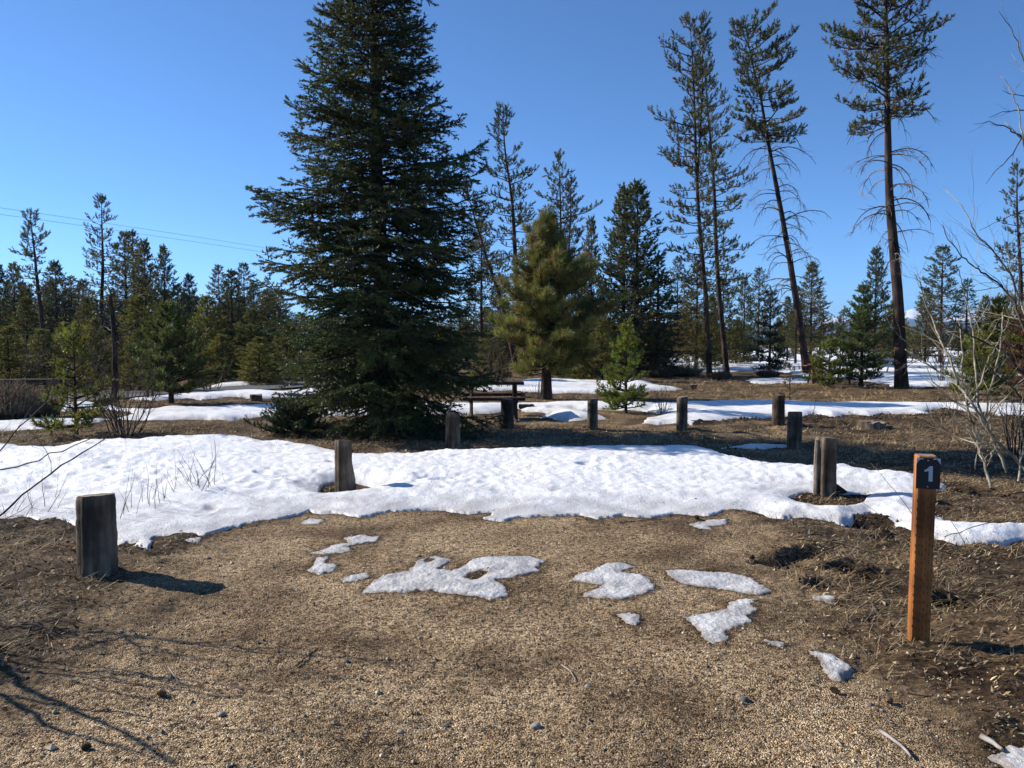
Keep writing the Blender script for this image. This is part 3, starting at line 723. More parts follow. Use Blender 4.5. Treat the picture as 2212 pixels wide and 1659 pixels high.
def axis_from(pts, Y, base):
    """trunk axis through traced points, in a tree's own frame"""
    W = np.array([at(u, v, Y) for u, v in pts]); W -= np.array(base)
    W[0] = (0, 0, -.05)
    z = W[:, 2]; H = z[-1]
    tk = (z-z[0])/(z[-1]-z[0])
    g = np.random.default_rng(int(abs(pts[0][0]))); ph = g.random(2)*6
    def ax(t): return np.array((np.interp(t, tk, W[:, 0])+.04*math.sin(t*9+ph[0])*min(1, t*4), .05*math.sin(t*7+ph[1])*min(1, t*4), np.interp(t, tk, W[:, 2])))
    return ax, H

# ---- the big fir
px = 13.8/F
r_ = np.random.default_rng(101)
b0 = on(838, 935)
root = thing('fir_tree', b0, 'huge dark green fir whose boughs sweep the ground behind the main snowfield', 'tree')
px = b0[1]/F
PL = [(0,1.7),(.6,1.95),(1.4,2.05),(2.5,2.05),(3.4,2.1),(4.3,1.97),(4.7,1.75),(5.2,1.6),(5.7,1.25),(6.5,1.18),(6.9,1.1),(7.5,.85),(8.6,.5),(9.8,.1)]
PR = [(0,1.8),(.6,1.9),(1.4,2.0),(2.5,2.1),(4.0,2.0),(4.6,1.75),(5,1.55),(5.7,1.15),(6.6,1.05),(7.1,1.0),(7.6,.85),(8.6,.5),(9.8,.1)]
fax = lambda t: np.array((-.17*min(1, t*1.9), 0., t*9.7))
wd, cr = fir(9.7, PR, PL, .155, r_, nbr=360, axis=fax)
plant_parts(root, wd, cr, M_FBARK)

# ---- tall pines, one by one
def tall(name, pts, label, prof, profL, nbr, t0, tr, seed, col=(.085, .092, .034), group=None, brown=.14, dead=0, dead_rng=(.2, .6), dead_len=(.8, 1.6), dens=1., tuft=(.23, .105, 13, .026), extra=None, bare=.35, up=.7, e0=(.5, -.15), patch=.75):
    base = on(*pts[0]); Y = base[1]; rg = np.random.default_rng(seed)
    root = thing(name, base, label, 'tree', group)
    ax, H = axis_from(pts, Y, base); m = Y/F
    pr = [(t, r*m) for t, r in prof]; pl = [(t, r*m) for t, r in profL] if profL else None
    wd, cr = pine(H, pr, tr, rg, nbr, t0, ax, tuft=tuft, col=col, profL=pl, brown=brown, dens=dens, n=16, bare=bare, up=up, e0=e0, patch=patch)
    if extra:
        for ep in extra:
            W = np.array([at(u, v, Y) for u, v in ep])-np.array(base)
            HH = W[-1][2]-W[0][2]; tk = (W[:, 2]-W[0, 2])/HH
            def ax2(t, W=W, tk=tk): return np.array([np.interp(t, tk, W[:, c]) for c in range(3)])
            w2, c2 = pine(HH, [(0, 25*m), (.5, 22*m), (1, 4*m)], tr*.4, rg, int(nbr*.4), .1, ax2, tuft=tuft, col=col, brown=brown, bare=.2, up=up, e0=e0)
            wd.add(np.concatenate(w2.v), w2.f[0]); 
            o = wd.n-len(np.concatenate(w2.v))
            for ff in w2.f[1:]: wd.f.append(ff+o)
            vv = np.concatenate(c2.v); cr.add(vv, c2.f[0], np.concatenate(c2.c))
    plant_parts(root, wd, cr)
    for i in range(dead):
        t = rg.uniform(*dead_rng); az = rg.choice([0, math.pi])+rg.normal(0, .75); L = rg.uniform(*dead_len)
        bf = Buf(); bf.smooth = True; el = rg.uniform(.1, .6); p = ax(t)
        d = np.array((math.cos(az)*math.cos(el), math.sin(az)*math.cos(el), math.sin(el)))
        mm = 16; st = L/mm*1.25; P = [np.zeros(3)]; cur = rg.uniform(.09, .17)
        for k in range(mm):
            d = norm(d+np.array((0, 0, -cur))*(.5+k/mm)+rg.normal(0, .05, 3)); P.append(P[-1]+d*st)
        P = np.array(P); rs = .023*(1-np.linspace(0, 1, mm+1)*.7)*(L/1.2)**.5
        bf.segs(P[:-1], P[1:], rs[:-1], rs[1:], 5)
        for k in range(rg.integers(6, 14)):
            i0 = rg.integers(3, mm); dd = norm(P[i0+1]-P[i0] if i0 < mm else d)
            branchy(bf, P[i0], norm(dd+.8*norm(rg.normal(0, 1, 3))), rg.uniform(.15, .6), .010, 0, rg, .2, 0, -.08, 3, .07)
        o = bf.obj('dead_branch', M_DEADBR if rg.random() < .65 else M_TWIG, root); o.location = p
    return root
tall('lodgepole_pine', [(1533,817),(1524,650),(1512,480),(1503,330),(1497,200),(1490,35)], 'tall slim pine with a forked double top, foremost of the close pair',
     [(0,20),(.28,35),(.35,60),(.5,55),(.62,40),(.8,38),(.93,25),(1,5)], [(0,40),(.28,45),(.35,85),(.45,70),(.5,60),(.58,85),(.75,88),(.85,75),(.93,45),(1,5)], 125, .27, .125, 11, group='tall bare-trunked pines', extra=[[(1507,380),(1516,230),(1520,38)]], brown=.12)
tall('lodgepole_pine', [(1570,808),(1556,640),(1545,500),(1540,400),(1530,250),(1525,134)], 'tall pine leaning against its fork-topped twin, with foliage mostly on one side',
     [(0,40),(.30,60),(.45,75),(.55,90),(.65,80),(.78,55),(.9,30),(1,5)], [(0,30),(.3,35),(.5,30),(.9,20),(1,5)], 115, .26, .145, 12, group='tall bare-trunked pines', brown=.12)
tall('lodgepole_pine', [(1744,808),(1728,700),(1707,560),(1690,470),(1672,380),(1655,290),(1645,220),(1625,130),(1612,55)], 'strongly leaning tall pine with pale curled dead branches',
     [(0,30),(.66,50),(.72,120),(.78,95),(.86,75),(.93,80),(1,30)], [(0,30),(.66,40),(.74,60),(.85,50),(.95,45),(1,20)], 78, .67, .19, 13, group='tall bare-trunked pines', dead=80, dead_rng=(.16, .74), dead_len=(.9, 2.0), brown=.1, tuft=(.25, .12, 14, .03), dens=1.1)
tall('lodgepole_pine', [(1948,838),(1940,700),(1932,560),(1925,430),(1922,300),(1916,180),(1912,60),(1906,-110)], 'thickest tall pine, crown running out of the top of the picture',
     [(0,30),(.58,60),(.62,95),(.66,60),(.72,85),(.85,95),(.95,50),(1,5)], [(0,30),(.58,50),(.62,70),(.66,135),(.72,110),(.85,100),(.95,50),(1,5)], 125, .60, .215, 14, group='tall bare-trunked pines', dead=64, dead_rng=(.3, .93), dead_len=(.7, 1.5), brown=.12, tuft=(.22, .10, 14, .024), dens=1.1)
# pines behind the fir, centre
tall('lodgepole_pine', [(1138,812),(1120,640),(1112,575),(1106,430),(1092,320),(1087,235)], 'tall narrow pine rising just right of the huge fir',
     [(0,20),(.32,45),(.5,55),(.7,50),(.85,35),(.95,20),(1,4)], [(0,20),(.32,50),(.5,50),(.7,48),(.85,35),(.95,20),(1,4)], 105, .30, .16, 15, brown=.06, col=(.05,.066,.03))
tall('lodgepole_pine', [(1118,806),(1088,660),(1050,560),(1028,480),(1008,400)], 'leaning dark pine half hidden behind the huge fir',
     [(0,20),(.4,35),(.7,45),(1,10)], [(0,20),(.4,35),(.7,45),(1,10)], 60, .38, .15, 16)
tall('lodgepole_pine', [(1215,800),(1214,640),(1212,500),(1205,332)], 'broad-topped pine behind the round yellow-green pine',
     [(0,20),(.35,50),(.6,55),(.8,45),(.93,18),(1,4)], None, 90, .34, .14, 17, extra=[[(1228,560),(1232,470),(1234,395)]])
tall('lodgepole_pine', [(66+32,803),(89,700),(78,560),(72,520),(64,463)], 'small-headed pine leaning out of the left wood',
     [(0,10),(.5,22),(.7,34),(.85,30),(1,6)], [(0,10),(.5,22),(.7,40),(.85,24),(1,6)], 60, .5, .15, 18, brown=.1)
tall('lodgepole_pine', [(221,800),(220,708),(221,560),(220,427)], 'tallest spire-like pine of the left wood',
     [(0,8),(.3,15),(.45,35),(.6,42),(.8,32),(.93,14),(1,3)], None, 85, .3, .15, 19, brown=.1, dens=.8)
tall('lodgepole_pine', [(2200,802),(2203,640),(2200,500),(2198,352)], 'tall pine cut by the right edge of the picture',
     [(0,20),(.3,30),(.45,45),(.7,35),(.9,15),(1,4)], None, 80, .28, .15, 20)

# ponderosa, long needles
r_ = np.random.default_rng(33); b0 = on(1180, 862); m = b0[1]/F
root = thing('young_pine', b0, 'rounded olive-green long-needled pine standing on snow right of the huge fir', 'tree')
wd, cr = pine(385*m, [(0,40*m),(.12,70*m),(.2,118*m),(.35,128*m),(.5,112*m),(.65,85*m),(.8,55*m),(.92,25*m),(1,6*m)], .15, r_, 170, .15, None, step=.17, profL=[(0,40*m),(.12,60*m),(.2,90*m),(.35,102*m),(.5,98*m),(.65,72*m),(.8,50*m),(.92,25*m),(1,6*m)], tuft=(.13, .18, 16, .011), patch=.6, col=(.15, .15, .045), up=.8, e0=(.8, -.05), sub=.36, n=12, bare=.3)
plant_parts(root, wd, cr)
# ponderosa crown is leaning a little: leave upright

def young(name, u, v, vt, rpx, label, col, seed, nbr=55, tuft=(.09, .07, 14, .012), group=None, t0=.08, prof=None, e0=(.75, .05), tr=.035, step=.13, dens=.8, bare=.2, sub=.34, whorl=10):
    b0 = on(u, v); m = b0[1]/F; rg = np.random.default_rng(seed); H = (v-vt)*m
    prof = prof or [(0,.75),(.2,1.),(.4,.85),(.6,.6),(.8,.35),(.95,.14),(1,.05)]
    root = thing(name, b0, label, 'tree', group)
    wd, cr = pine(H, [(t, q*rpx*m) for t, q in prof], tr, rg, nbr, t0, None, step=step, tuft=tuft, col=col, up=.7, e0=e0, sub=sub, dens=dens, bare=bare, n=8, whorl=whorl, patch=.5)
    plant_parts(root, wd, cr); return root
young('young_pine', 1352, 893, 700, 62, 'bright green young pine behind the row of rear posts', (.13, .165, .025), 41, 60)
young('young_pine', 165, 938, 712, 92, 'yellow-green straggly young pine behind the bare shrub at left', (.125, .135, .026), 42, 36, tuft=(.11, .085, 15, .012), prof=[(0,.5),(.1,.9),(.3,.95),(.45,.45),(.6,.75),(.72,.3),(.9,.2),(1,.05)], bare=.3)
young('young_pine', 370, 874, 665, 92, 'bushy mid-green young pine with a bare foot at left', (.085, .105, .03), 43, 85, t0=.14, tr=.07, tuft=(.12, .09, 16, .014), step=.16)
young('young_pine', 1790, 836, 738, 46, 'short bright young pine left of the thick pine', (.13, .15, .03), 44, 38, tuft=(.12, .09, 13, .016))
young('young_pine', 1860, 836, 620, 55, 'pointed green young pine beside the thick pine', (.075, .105, .032), 45, 75, tuft=(.13, .09, 14, .018), tr=.07)
young('young_fir', 1662, 805, 622, 40, 'dark little fir standing in far snow between the tall pines', (.022, .042, .024), 46, 80, tuft=(.14, .08, 13, .02), e0=(.5, -.25), tr=.08)
young('young_pine', 2108, 862, 690+40, 58, 'low yellow-green pine behind the pale sapling', (.14, .155, .028), 47, 45, tuft=(.12, .09, 14, .015))
young('young_pine', 2150, 842, 645, 62, 'golden-green pine beyond the pale sapling', (.16, .15, .025), 48, 70, tuft=(.13, .09, 14, .018), tr=.07)
young('dead_conifer', 2225, 850, 600, 55, 'rust-brown dead conifer at the right edge', (.115, .058, .035), 49, 60, tuft=(.13, .09, 13, .018), tr=.09)
young('young_pine', 1706, 862, 790, 16, 'tiny bare-topped pine seedling behind a rear post', (.07, .08, .03), 50, 9, tuft=(.1, .06, 10, .012), tr=.018, prof=[(0,1.6),(.3,1.4),(.5,.5),(1,.3)])
young('low_conifer', 640, 938, 880, 75, 'low dark juniper spreading at the left foot of the huge fir', (.026, .042, .022), 51, 60, tuft=(.1, .05, 12, .012), tr=.02, prof=[(0,1.2),(.4,1),(1,.4)], e0=(.6, .1), t0=.02)

# ---- the background wood
SRC = {}
def src_tree(key, H, prof, tr, seed, **kw):
    rg = np.random.default_rng(seed)
    wd, cr = pine(H, prof, tr, rg, **kw)
    SRC[key] = (wd.mesh('trunk', M_BARK), cr.mesh('crown', M_NEEDLE), H, max(p[1] for p in prof))
for q in range(4):
    src_tree('dense%d' % q, 9., [(0,1.2),(.15,1.5),(.35,1.35),(.6,1.0),(.8,.6),(.95,.2),(1,.05)], .13, 200+q, nbr=170, t0=.03+.05*(q % 2), tuft=(.27, .12, 11, .035), col=[(.070,.082,.026),(.088,.092,.024),(.056,.068,.026),(.10,.094,.026)][q], dens=1.05, step=.36, brown=.06, n=7)
for q in range(3):
    src_tree('open%d' % q, 10., [(0,.5),(.3,.8),(.5,1.2),(.7,1.0),(.85,.7),(.95,.3),(1,.05)], .13, 220+q, nbr=100, t0=.3, tuft=(.26, .12, 11, .034), col=[(.075,.085,.030),(.088,.09,.030),(.066,.074,.026)][q], brown=.1, n=7)
for q in range(2):
    src_tree('bushy%d' % q, 5., [(0,1.),(.2,1.3),(.45,1.05),(.7,.65),(.9,.25),(1,.05)], .09, 240+q, nbr=140, t0=.03, tuft=(.2, .10, 13, .024), col=[(.15,.15,.03),(.12,.125,.03)][q], step=.26, brown=.07, n=7)
src_tree('spruce', 8., [(0,1.2),(.2,1.2),(.5,.85),(.8,.4),(.95,.15),(1,.03)], .12, 260, nbr=150, t0=.03, tuft=(.17, .07, 11, .03), col=(.024,.042,.026), e0=(.4,-.35), up=.2, bend=.3, step=.3, n=7)
count = {}
def back(key, u, vt, rpx, Y, label, group, seed=0, cat='tree', name=None):
    mt, mc, H0, R0 = SRC[key]
    x = (u-1106)/F*Y; z0 = gz(x, Y); top = at(u, vt, Y)[2]; h = (top-z0)
    s = h/(H0*1.01); sr = rpx*Y/F/R0*1.05
    rg = np.random.default_rng(int(u*7+vt*3+seed))
    o = link(name or ('lodgepole_pine' if key[:3] != 'spr' else 'spruce_tree'), None); o.location = (x, Y, z0-.05); o.rotation_euler = (0, 0, rg.random()*6.28)
    o.scale = (sr, sr, s); tag(o, label, cat, group)
    link('trunk', mt, o); link('crown', mc, o); return o
GL = 'trees of the left wood'; GC = 'trees of the middle wood'; GR = 'scattered trees beyond the right snow'
L = [
 ('dense0',4,572,42,50,'dark pine at the left edge of the left wood'),
 ('dense1',36,567,40,54,'pine with a rounded top just left of the small-headed leaning pine'),
 ('dense2',126,564,50,52,'broad dark pine between the leaning pine and the tall spire'),
 ('open1',158,596,34,56,'thinner pine on the right shoulder of the broad dark pine'),
 ('open0',276,500,40,50,'second tallest pine, close right of the tall spire in the left wood'),
 ('open2',293,497,34,52,'pine with two close tops beside the second tallest of the left wood'),
 ('dense3',318,518,44,47,'full brownish pine right of the twin-topped pine in the left wood'),
 ('dense0',359,531,44,46,'dark pointed pine with stepped boughs above the bushy young pine'),
 ('dense2',412,592,36,50,'shorter pointed pine standing in the dip of the left wood'),
 ('open1',476,572,30,55,'thin grey-green pine with see-through top in the left wood'),
 ('dense2',503,583,46,48,'dark wide pine between two thin pines of the left wood'),
 ('open0',530,567,32,52,'thin pine with rounded open top just left of the huge fir'),
 ('dense1',580,622,46,46,'pine half covered by the left boughs of the huge fir'),
 ('bushy0',450,640,60,34,'olive bushy pine in front of the dip of the left wood'),
 ('bushy1',545,668,58,33,'olive bushy pine low beside the huge fir'),
 ('bushy0',300,640,52,36,'olive pine under the second tallest pine of the left wood'),
 ('dense1',60,640,48,42,'mid-height pine under the small-headed leaning pine'),
 ('bushy0',18,704,62,25,'bushy green young pine at the left edge behind the sagebrush'),
 ('bushy1',95,712,56,27,'bushy green young pine behind the log rail'),
 ('bushy1',208,688,44,28,'brownish young pine below the tall spire'),
 ('bushy1',300,712,50,25,'rounded young pine left of the bushy bare-footed one'),
 ('bushy0',480,722,54,30,'low wide young pine by the road bend'),
 ('bushy0',560,742,50,28,'low wide young pine where the road meets the huge fir'),
 ('dense3',190,640,34,45,'narrow pine left of the tall spire trunk'),
]
for k_, u, vt, rp, Y_, lb in L: back(k_, u, vt, rp, Y_, lb, GL)
M_ = [
 ('open2',1040,470,42,48,'pine peeking out above the right boughs of the huge fir'),
 ('dense3',1276,470,38,45,'slim pointed pine left of the big dark cone-shaped pine'),
 ('dense1',1255,560,45,46,'pine behind the round olive pine, below the slim pointed one'),
 ('dense2',1374,394,88,36,'big dark cone-shaped pine, the densest in the middle'),
 ('dense0',1346,402,72,37,'second top of the big dark cone-shaped pine, its close neighbour'),
 ('spruce',1420,560,70,37,'dark spruce skirt right of the big cone-shaped pine'),
 ('open1',1462,555,26,60,'thin distant pine right of the big cone-shaped pine'),
 ('dense3',1504,566,52,47,'olive-brown pine behind the trunk of the forked pine'),
 ('dense1',1560,600,44,50,'olive pine behind the foot of the leaning twin pine'),
 ('bushy1',1535,640,30,44,'narrow olive young pine between the trunks of the twin pines'),
 ('dense2',1080,620,50,50,'shaded pine in the gap right of the huge fir'),
 ('bushy0',1310,690,40,40,'low olive pine under the slim pointed pine'),
 ('dense0',1180,610,50,52,'dark pine hidden behind the round olive pine'),
]
for k_, u, vt, rp, Y_, lb in M_: back(k_, u, vt, rp, Y_, lb, GC)
R_ = [
 ('dense0',1606,597,28,60,'dark pine left of the thin feathery pine beyond the snow'),
 ('open0',1637,577,26,62,'thin feathery pine behind the dark little fir'),
 ('bushy1',1590,690,34,52,'low olive pine between twin pines and the dark little fir'),
 ('dense1',1700,640,26,58,'small pine left of the leaning trunk beyond the snow'),
 ('dense3',1750,567,48,55,'full green pine behind the leaning trunk'),
 ('open2',1718,655,30,52,'open pine just touching the leaning trunk'),
 ('open1',1820,668,22,48,'slim small pine before the blue mountain'),
 ('dense2',1888,535,44,45,'dark tall dense pine behind the pointed young pine'),
 ('bushy0',1930,650,40,47,'wide pine behind the thick trunk'),
 ('open0',2030,530,42,50,'open-topped pine right of the thick trunk'),
 ('dense1',1998,622,34,54,'pine on the left of the open-topped pine beyond the picnic table'),
 ('spruce',2085,600,42,44,'dark spruce behind the pale sapling'),
 ('bushy1',2125,640,34,48,'small-headed pine behind the pale sapling, beside the spruce'),
 ('bushy0',2180,640,42,38,'olive pine in front of the right edge pine'),
 ('bushy1',1960,705,26,66,'far low pine in the gap by the snowy mountain'),
]
for k_, u, vt, rp, Y_, lb in R_: back(k_, u, vt, rp, Y_, lb, GR)
# filler rows behind, alike
rg = np.random.default_rng(77)
for i in range(58):
    u = -40+i*28+rg.normal(0, 10); Y_ = rg.uniform(56, 82)
    if u > 1590: break
    lim = 592 if u < 620 else 650
    back(rg.choice(['dense0','dense2','dense3','dense1']), u, lim+rg.uniform(10, 60), 46, Y_, 'pine in the dark rear rank of the wood, showing only between nearer trees', 'rear rank of the wood')
for i, u in enumerate((-20, 20, 90, 140, 200, 250, 330, 390, 440, 500, 560, 620, 700, 800, 960, 1060, 1240, 1300)):
    back('bushy%d' % (i % 2), u, 720+rg.uniform(-30, 12), 50, rg.uniform(30, 36), 'low undergrowth pine at the foot of the wood', 'undergrowth pines at the foot of the wood', name='young_pine')
for i, u in enumerate((1605, 1680, 1770, 1845, 1905, 1975, 2035, 2070, 2140, 2200, 1490)):
    back(rg.choice(['open1','dense3','bushy1']), u, 700+rg.uniform(-15, 12), 20, rg.uniform(95, 130), 'small distant pine at the far rim of the snowfield', 'distant pines at the far rim of the snow')

# far-off wood, one mass
b = Buf(); rg = np.random.default_rng(5)
N = 1600; a_ = rg.uniform(-.85, .85, N); d_ = rg.uniform(170, 900, N)**1.0
bx, by = np.sin(a_)*d_, np.cos(a_)*d_; hh = rg.uniform(5, 11, N); 
hh = np.where(a_ < .25, hh*1.15, hh*.8)
P = []; TC = []
for i in range(N):
    lev = rg.random(26)**.8; rr = (1-lev)*1.7+.15
    ph = rg.random(26)*6.28
    cx = bx[i]+np.cos(ph)*rr*.2; cy = by[i]+np.sin(ph)*rr*.2
    z = lev*hh[i]
    tip = np.stack([bx[i]+np.cos(ph)*rr, by[i]+np.sin(ph)*rr, z-.1+.3*rg.random(26)], 1)
    s1 = np.stack([cx-np.sin(ph)*rr*.5, cy+np.cos(ph)*rr*.5, z+.25], 1); s2 = np.stack([cx+np.sin(ph)*rr*.5, cy-np.cos(ph)*rr*.5, z+1.1], 1)
    P.append(np.stack([tip, s1, s2], 1)); TC.append(np.repeat(np.array([(.035, .05, .028)])*rg.uniform(.6, 1.3), 26, 0))
b.tris(np.concatenate(P), np.concatenate(TC))
tag(b.obj('forest', M_NEEDLE), 'dark far-off conifer wood along the horizon below the mountains', 'forest', kind='stuff')

# ------------------------------------------------------------------ mountains
def mountain_mat():
    m, n, l, b = mat('mountain')
    g = n.new('ShaderNodeNewGeometry'); s = n.new('ShaderNodeSeparateXYZ'); l.new(g.outputs['Position'], s.inputs[0])
    no = nd(n, 'ShaderNodeTexNoise', Scale=.006, Detail=8.0, Roughness=.65); l.new(g.outputs['Position'], no.inputs['Vector'])
    ad = nd(n, 'ShaderNodeMath', operation='MULTIPLY_ADD'); l.new(no.outputs['Fac'], ad.inputs[0]); ad.inputs[1].default_value = 160.; l.new(s.outputs[2], ad.inputs[2])
    mr = nd(n, 'ShaderNodeMapRange'); l.new(ad.outputs[0], mr.inputs[0]); mr.inputs[1].default_value = 225; mr.inputs[2].default_value = 245
    l.new(mix(n, l, mr.outputs[0], (.03, .04, .035), (.9, .9, .92)), b.inputs['Base Color']); b.inputs['Roughness'].default_value = .9
    return m
mm_ = mountain_mat()
xs = np.linspace(-5200, 5200, 260); ys = np.linspace(5200, 7600, 40)
x, y = np.meshgrid(xs, ys)
uu = 1106+x/y*F
ridge = np.interp(uu, [-600, 0, 500, 900, 1200, 1450, 1600, 1690, 1760, 1800, 1850, 1900, 1950, 1968, 1990, 2060, 2200, 2500, 3000], [25, 35, 42, 30, 22, 20, 24, 30, 42, 50, 42, 50, 62, 66, 60, 50, 55, 65, 40])
prof_y = np.exp(-((y-6500)/520)**2)
z = (ridge*6500/F+CH)*prof_y*(1+.22*fbm(x*.0016, y*.0016, 90)*1.0)+30*np.abs(fbm(x*.004, y*.004, 91))*prof_y-6
ii = np.arange(x.size).reshape(x.shape)
b = Buf(); b.smooth = True; b.add(np.stack([x, y, z], -1), np.stack([ii[:-1, :-1], ii[:-1, 1:], ii[1:, 1:], ii[1:, :-1]], -1).reshape(-1, 4))
tag(b.obj('mountains', mm_), None, None, kind='structure')
# air
b = Buf(); b.box((0, 3900, 150), (6500, 4300, 156.5+5))
hm, n_, l_, pb = mat('haze'); n_.remove(pb)
pv = n_.new('ShaderNodeVolumePrincipled'); pv.inputs['Color'].default_value = (.38, .62, 1, 1); pv.inputs['Density'].default_value = 1.1e-4; pv.inputs['Anisotropy'].default_value = .2
l_.new(pv.outputs[0], n_['Material Output'].inputs['Volume'])
tag(b.obj('haze', hm), 'thin bluish air over the whole site', 'haze', kind='stuff')

# ------------------------------------------------------------------ bollards
def bollard(u, v, vtop, wpx, label, seed, style='round', m=M_POST, lean=0., parts=()):
    b0 = on(u, v); mpx = b0[1]/F; H = (v-vtop)*mpx; r = wpx*mpx/2; rg = np.random.default_rng(seed)
    root = thing('wooden_post', (b0[0], b0[1], b0[2]-.06), label, 'post', 'short wooden posts around the parking bay')
    H += .06; n = 40; bf = Buf(); bf.smooth = True
    th = np.arange(n)*2*math.pi/n+rg.uniform(-.25, .1)
    k = 8 if style == 'oct' else 24
    pr = 1/np.maximum(np.cos((th % (2*math.pi/k))-math.pi/k), .5)*math.cos(math.pi/k) if style == 'oct' else np.ones(n)
    if style == 'flat': pr = np.minimum(1/np.maximum(np.abs(np.cos(th+.4)), .05)*.86, 1.0)
    groove = 1+.035*np.sin(th*7+seed)+.02*rg.standard_normal(n)
    ck = rg.integers(0, n, 3)
    for c in ck: groove[c] *= .86
    rows = 22; V = []
    for i in range(rows):
        t = i/(rows-1); rr = r*pr*groove*(1+.05*(1-t)-.06*(t > .97))*(1+.012*rg.standard_normal(n))
        z = np.full(n, t*H)+(t > .9)*.012*np.cos(th+seed)*1.
        V.append(np.stack([np.cos(th)*rr+lean*t*H, np.sin(th)*rr, z], -1))
    V = np.concatenate(V); fc = [(i*n+j, i*n+(j+1) % n, (i+1)*n+(j+1) % n, (i+1)*n+j) for i in range(rows-1) for j in range(n)]
    bf.add(V, fc); bf.obj('log', m, root)
    top = V[-n:]*np.array((.99, .99, 1)); cb = Buf(); c0 = top.mean(0)+np.array((0, 0, .004))
    inner = (top-c0)*.5+c0
    cb.add(np.vstack([top+np.array((0, 0, .002)), inner, c0]), [(j, (j+1) % n, n+(j+1) % n, n+j) for j in range(n)])
    cb.add(np.vstack([inner, c0]), [(j, (j+1) % n, n) for j in range(n)])
    cb.obj('sawn_top', M_CUT, root); return root, H, r
bollard(212, 1236, 1066, 82, 'nearest dark squat post at left, casting a long shadow on gravel', 1, 'oct', lean=.0)
r2, H2, rr2 = bollard(743, 1060, 950, 37, 'tapering post in a melt hole in the snow with a split slab at its side', 2, 'flat')
bf = Buf(); bf.tube([(rr2*.95, .02, 0), (rr2*.98, .02, H2*.3), (rr2*.86, .02, H2*.62)], [.035, .032, .008], 7, .12, np.random.default_rng(3)); bf.obj('split_slab', M_POST, r2)
bollard(979, 968, 891, 31, 'mottled grey post behind the snow crest, left of centre', 3, 'flat')
bollard(1096, 925, 861, 27, 'dark shaded post in front of the picnic bench', 4, 'round', M_POSTR)
bollard(1280, 929, 861, 23, 'slim grey rear post left of the bright young pine', 5, 'flat')
bollard(1473, 932, 858, 23, 'slim rear post right of the bright young pine', 6, 'round')
bollard(1681, 920, 854, 26, 'dark brown rear post with a seedling showing behind it', 7, 'round', M_POSTR)
bollard(1716, 968, 888, 32, 'grey post in shade, last before the split cracked one', 8, 'oct')
r9, H9, rr9 = bollard(1782, 1072, 948, 49, 'cracked half-burnt post with a fallen splinter leaning on it at right', 9, 'flat')
bf = Buf(); bf.tube([(-rr9*.93, -.04, .02), (-rr9*.98, -.04, H9*.5), (-rr9*.93, -.04, H9*.97)], [.03, .026, .02], 7, .12, np.random.default_rng(3)); bf.obj('sapwood_strip', M_CUT, r9)
# fallen splinter
b0 = on(1800, 1064); bf = Buf(); bf.smooth = True
P = [at(1788, 1040, b0[1]-.16), at(1806, 1054, b0[1]-.17), at(1828, 1068, b0[1]-.18), at(1852, 1076, b0[1]-.2)]
P = np.array(P); loc = np.array(on(1800, 1075)); bf.tube(P-loc, [.028, .04, .035, .012], 9, .14, np.random.default_rng(4))
o = bf.obj('wood_splinter', M_POSTR); o.location = loc; tag(o, 'dark mossy splinter of wood leaning against the cracked post', 'wood')

# ------------------------------------------------------------------ numbered site post
b0 = on(1983, 1378); mpx = b0[1]/F
root = thing('marker_post', (b0[0], b0[1], b0[2]-.05), 'orange-brown stained square post carrying a black number plate', 'post', rz=math.radians(-16))
H = (1378-975)*mpx+.05; hw = .048; lean = .012
bf = Buf(); ch = .008; rows = 18
for_ = [(-hw+ch, -hw), (hw-ch, -hw), (hw, -hw+ch), (hw, hw-ch), (hw-ch, hw), (-hw+ch, hw), (-hw, hw-ch), (-hw, -hw+ch)]
V = []
for i in range(rows):
    t = i/(rows-1); V += [(x+lean*t, y, t*H) for x, y in for_]
V += [(x*.9+lean, y*.9, H+.006) for x, y in for_]
bf.add(V, [(i*8+j, i*8+(j+1) % 8, (i+1)*8+(j+1) % 8, (i+1)*8+j) for i in range(rows) for j in range(8)]+[])
bf.obj('timber', M_CEDAR, root)
bf = Buf(); bf.add(V[-8:], [tuple(range(8))]); bf.obj('worn_top', M_DEADBR, root)
# incision marks of the treated timber
bf = Buf(); rg = np.random.default_rng(6)
for cx in np.linspace(-.042, .042, 6):
    for z in np.arange(.06+rg.random()*.03, H-.2, .045):
        bf.box((cx+lean*z/H+rg.normal(0, .001), -hw-.0004, z+rg.normal(0, .006)), (.0011, .0012, .007))
bf.obj('incision_marks', M_BLACK, root)['kind'] = 'stuff'
pw, ph = .0575, .081; pc = H-.005-ph
bf = Buf(); cc = .012
o8 = [(-pw, -ph), (pw, -ph), (pw, ph-.022), (pw-.014, ph), (-pw+.014, ph), (-pw, ph-.022)]
nn = len(o8); V = [(x, 0, z) for x, z in o8]+[(x, -.003, z) for x, z in o8]
plate = Buf(); plate.add(V, [tuple(range(nn))[::1]]); plate.add(V, [tuple(range(nn, 2*nn))[::-1]]); plate.add(V, [(j, (j+1) % nn, nn+(j+1) % nn, nn+j) for j in range(nn)])
po = plate.obj('number_plate', M_BLACK, root); po.location = (.004+lean*.95, -hw-.0035, pc)
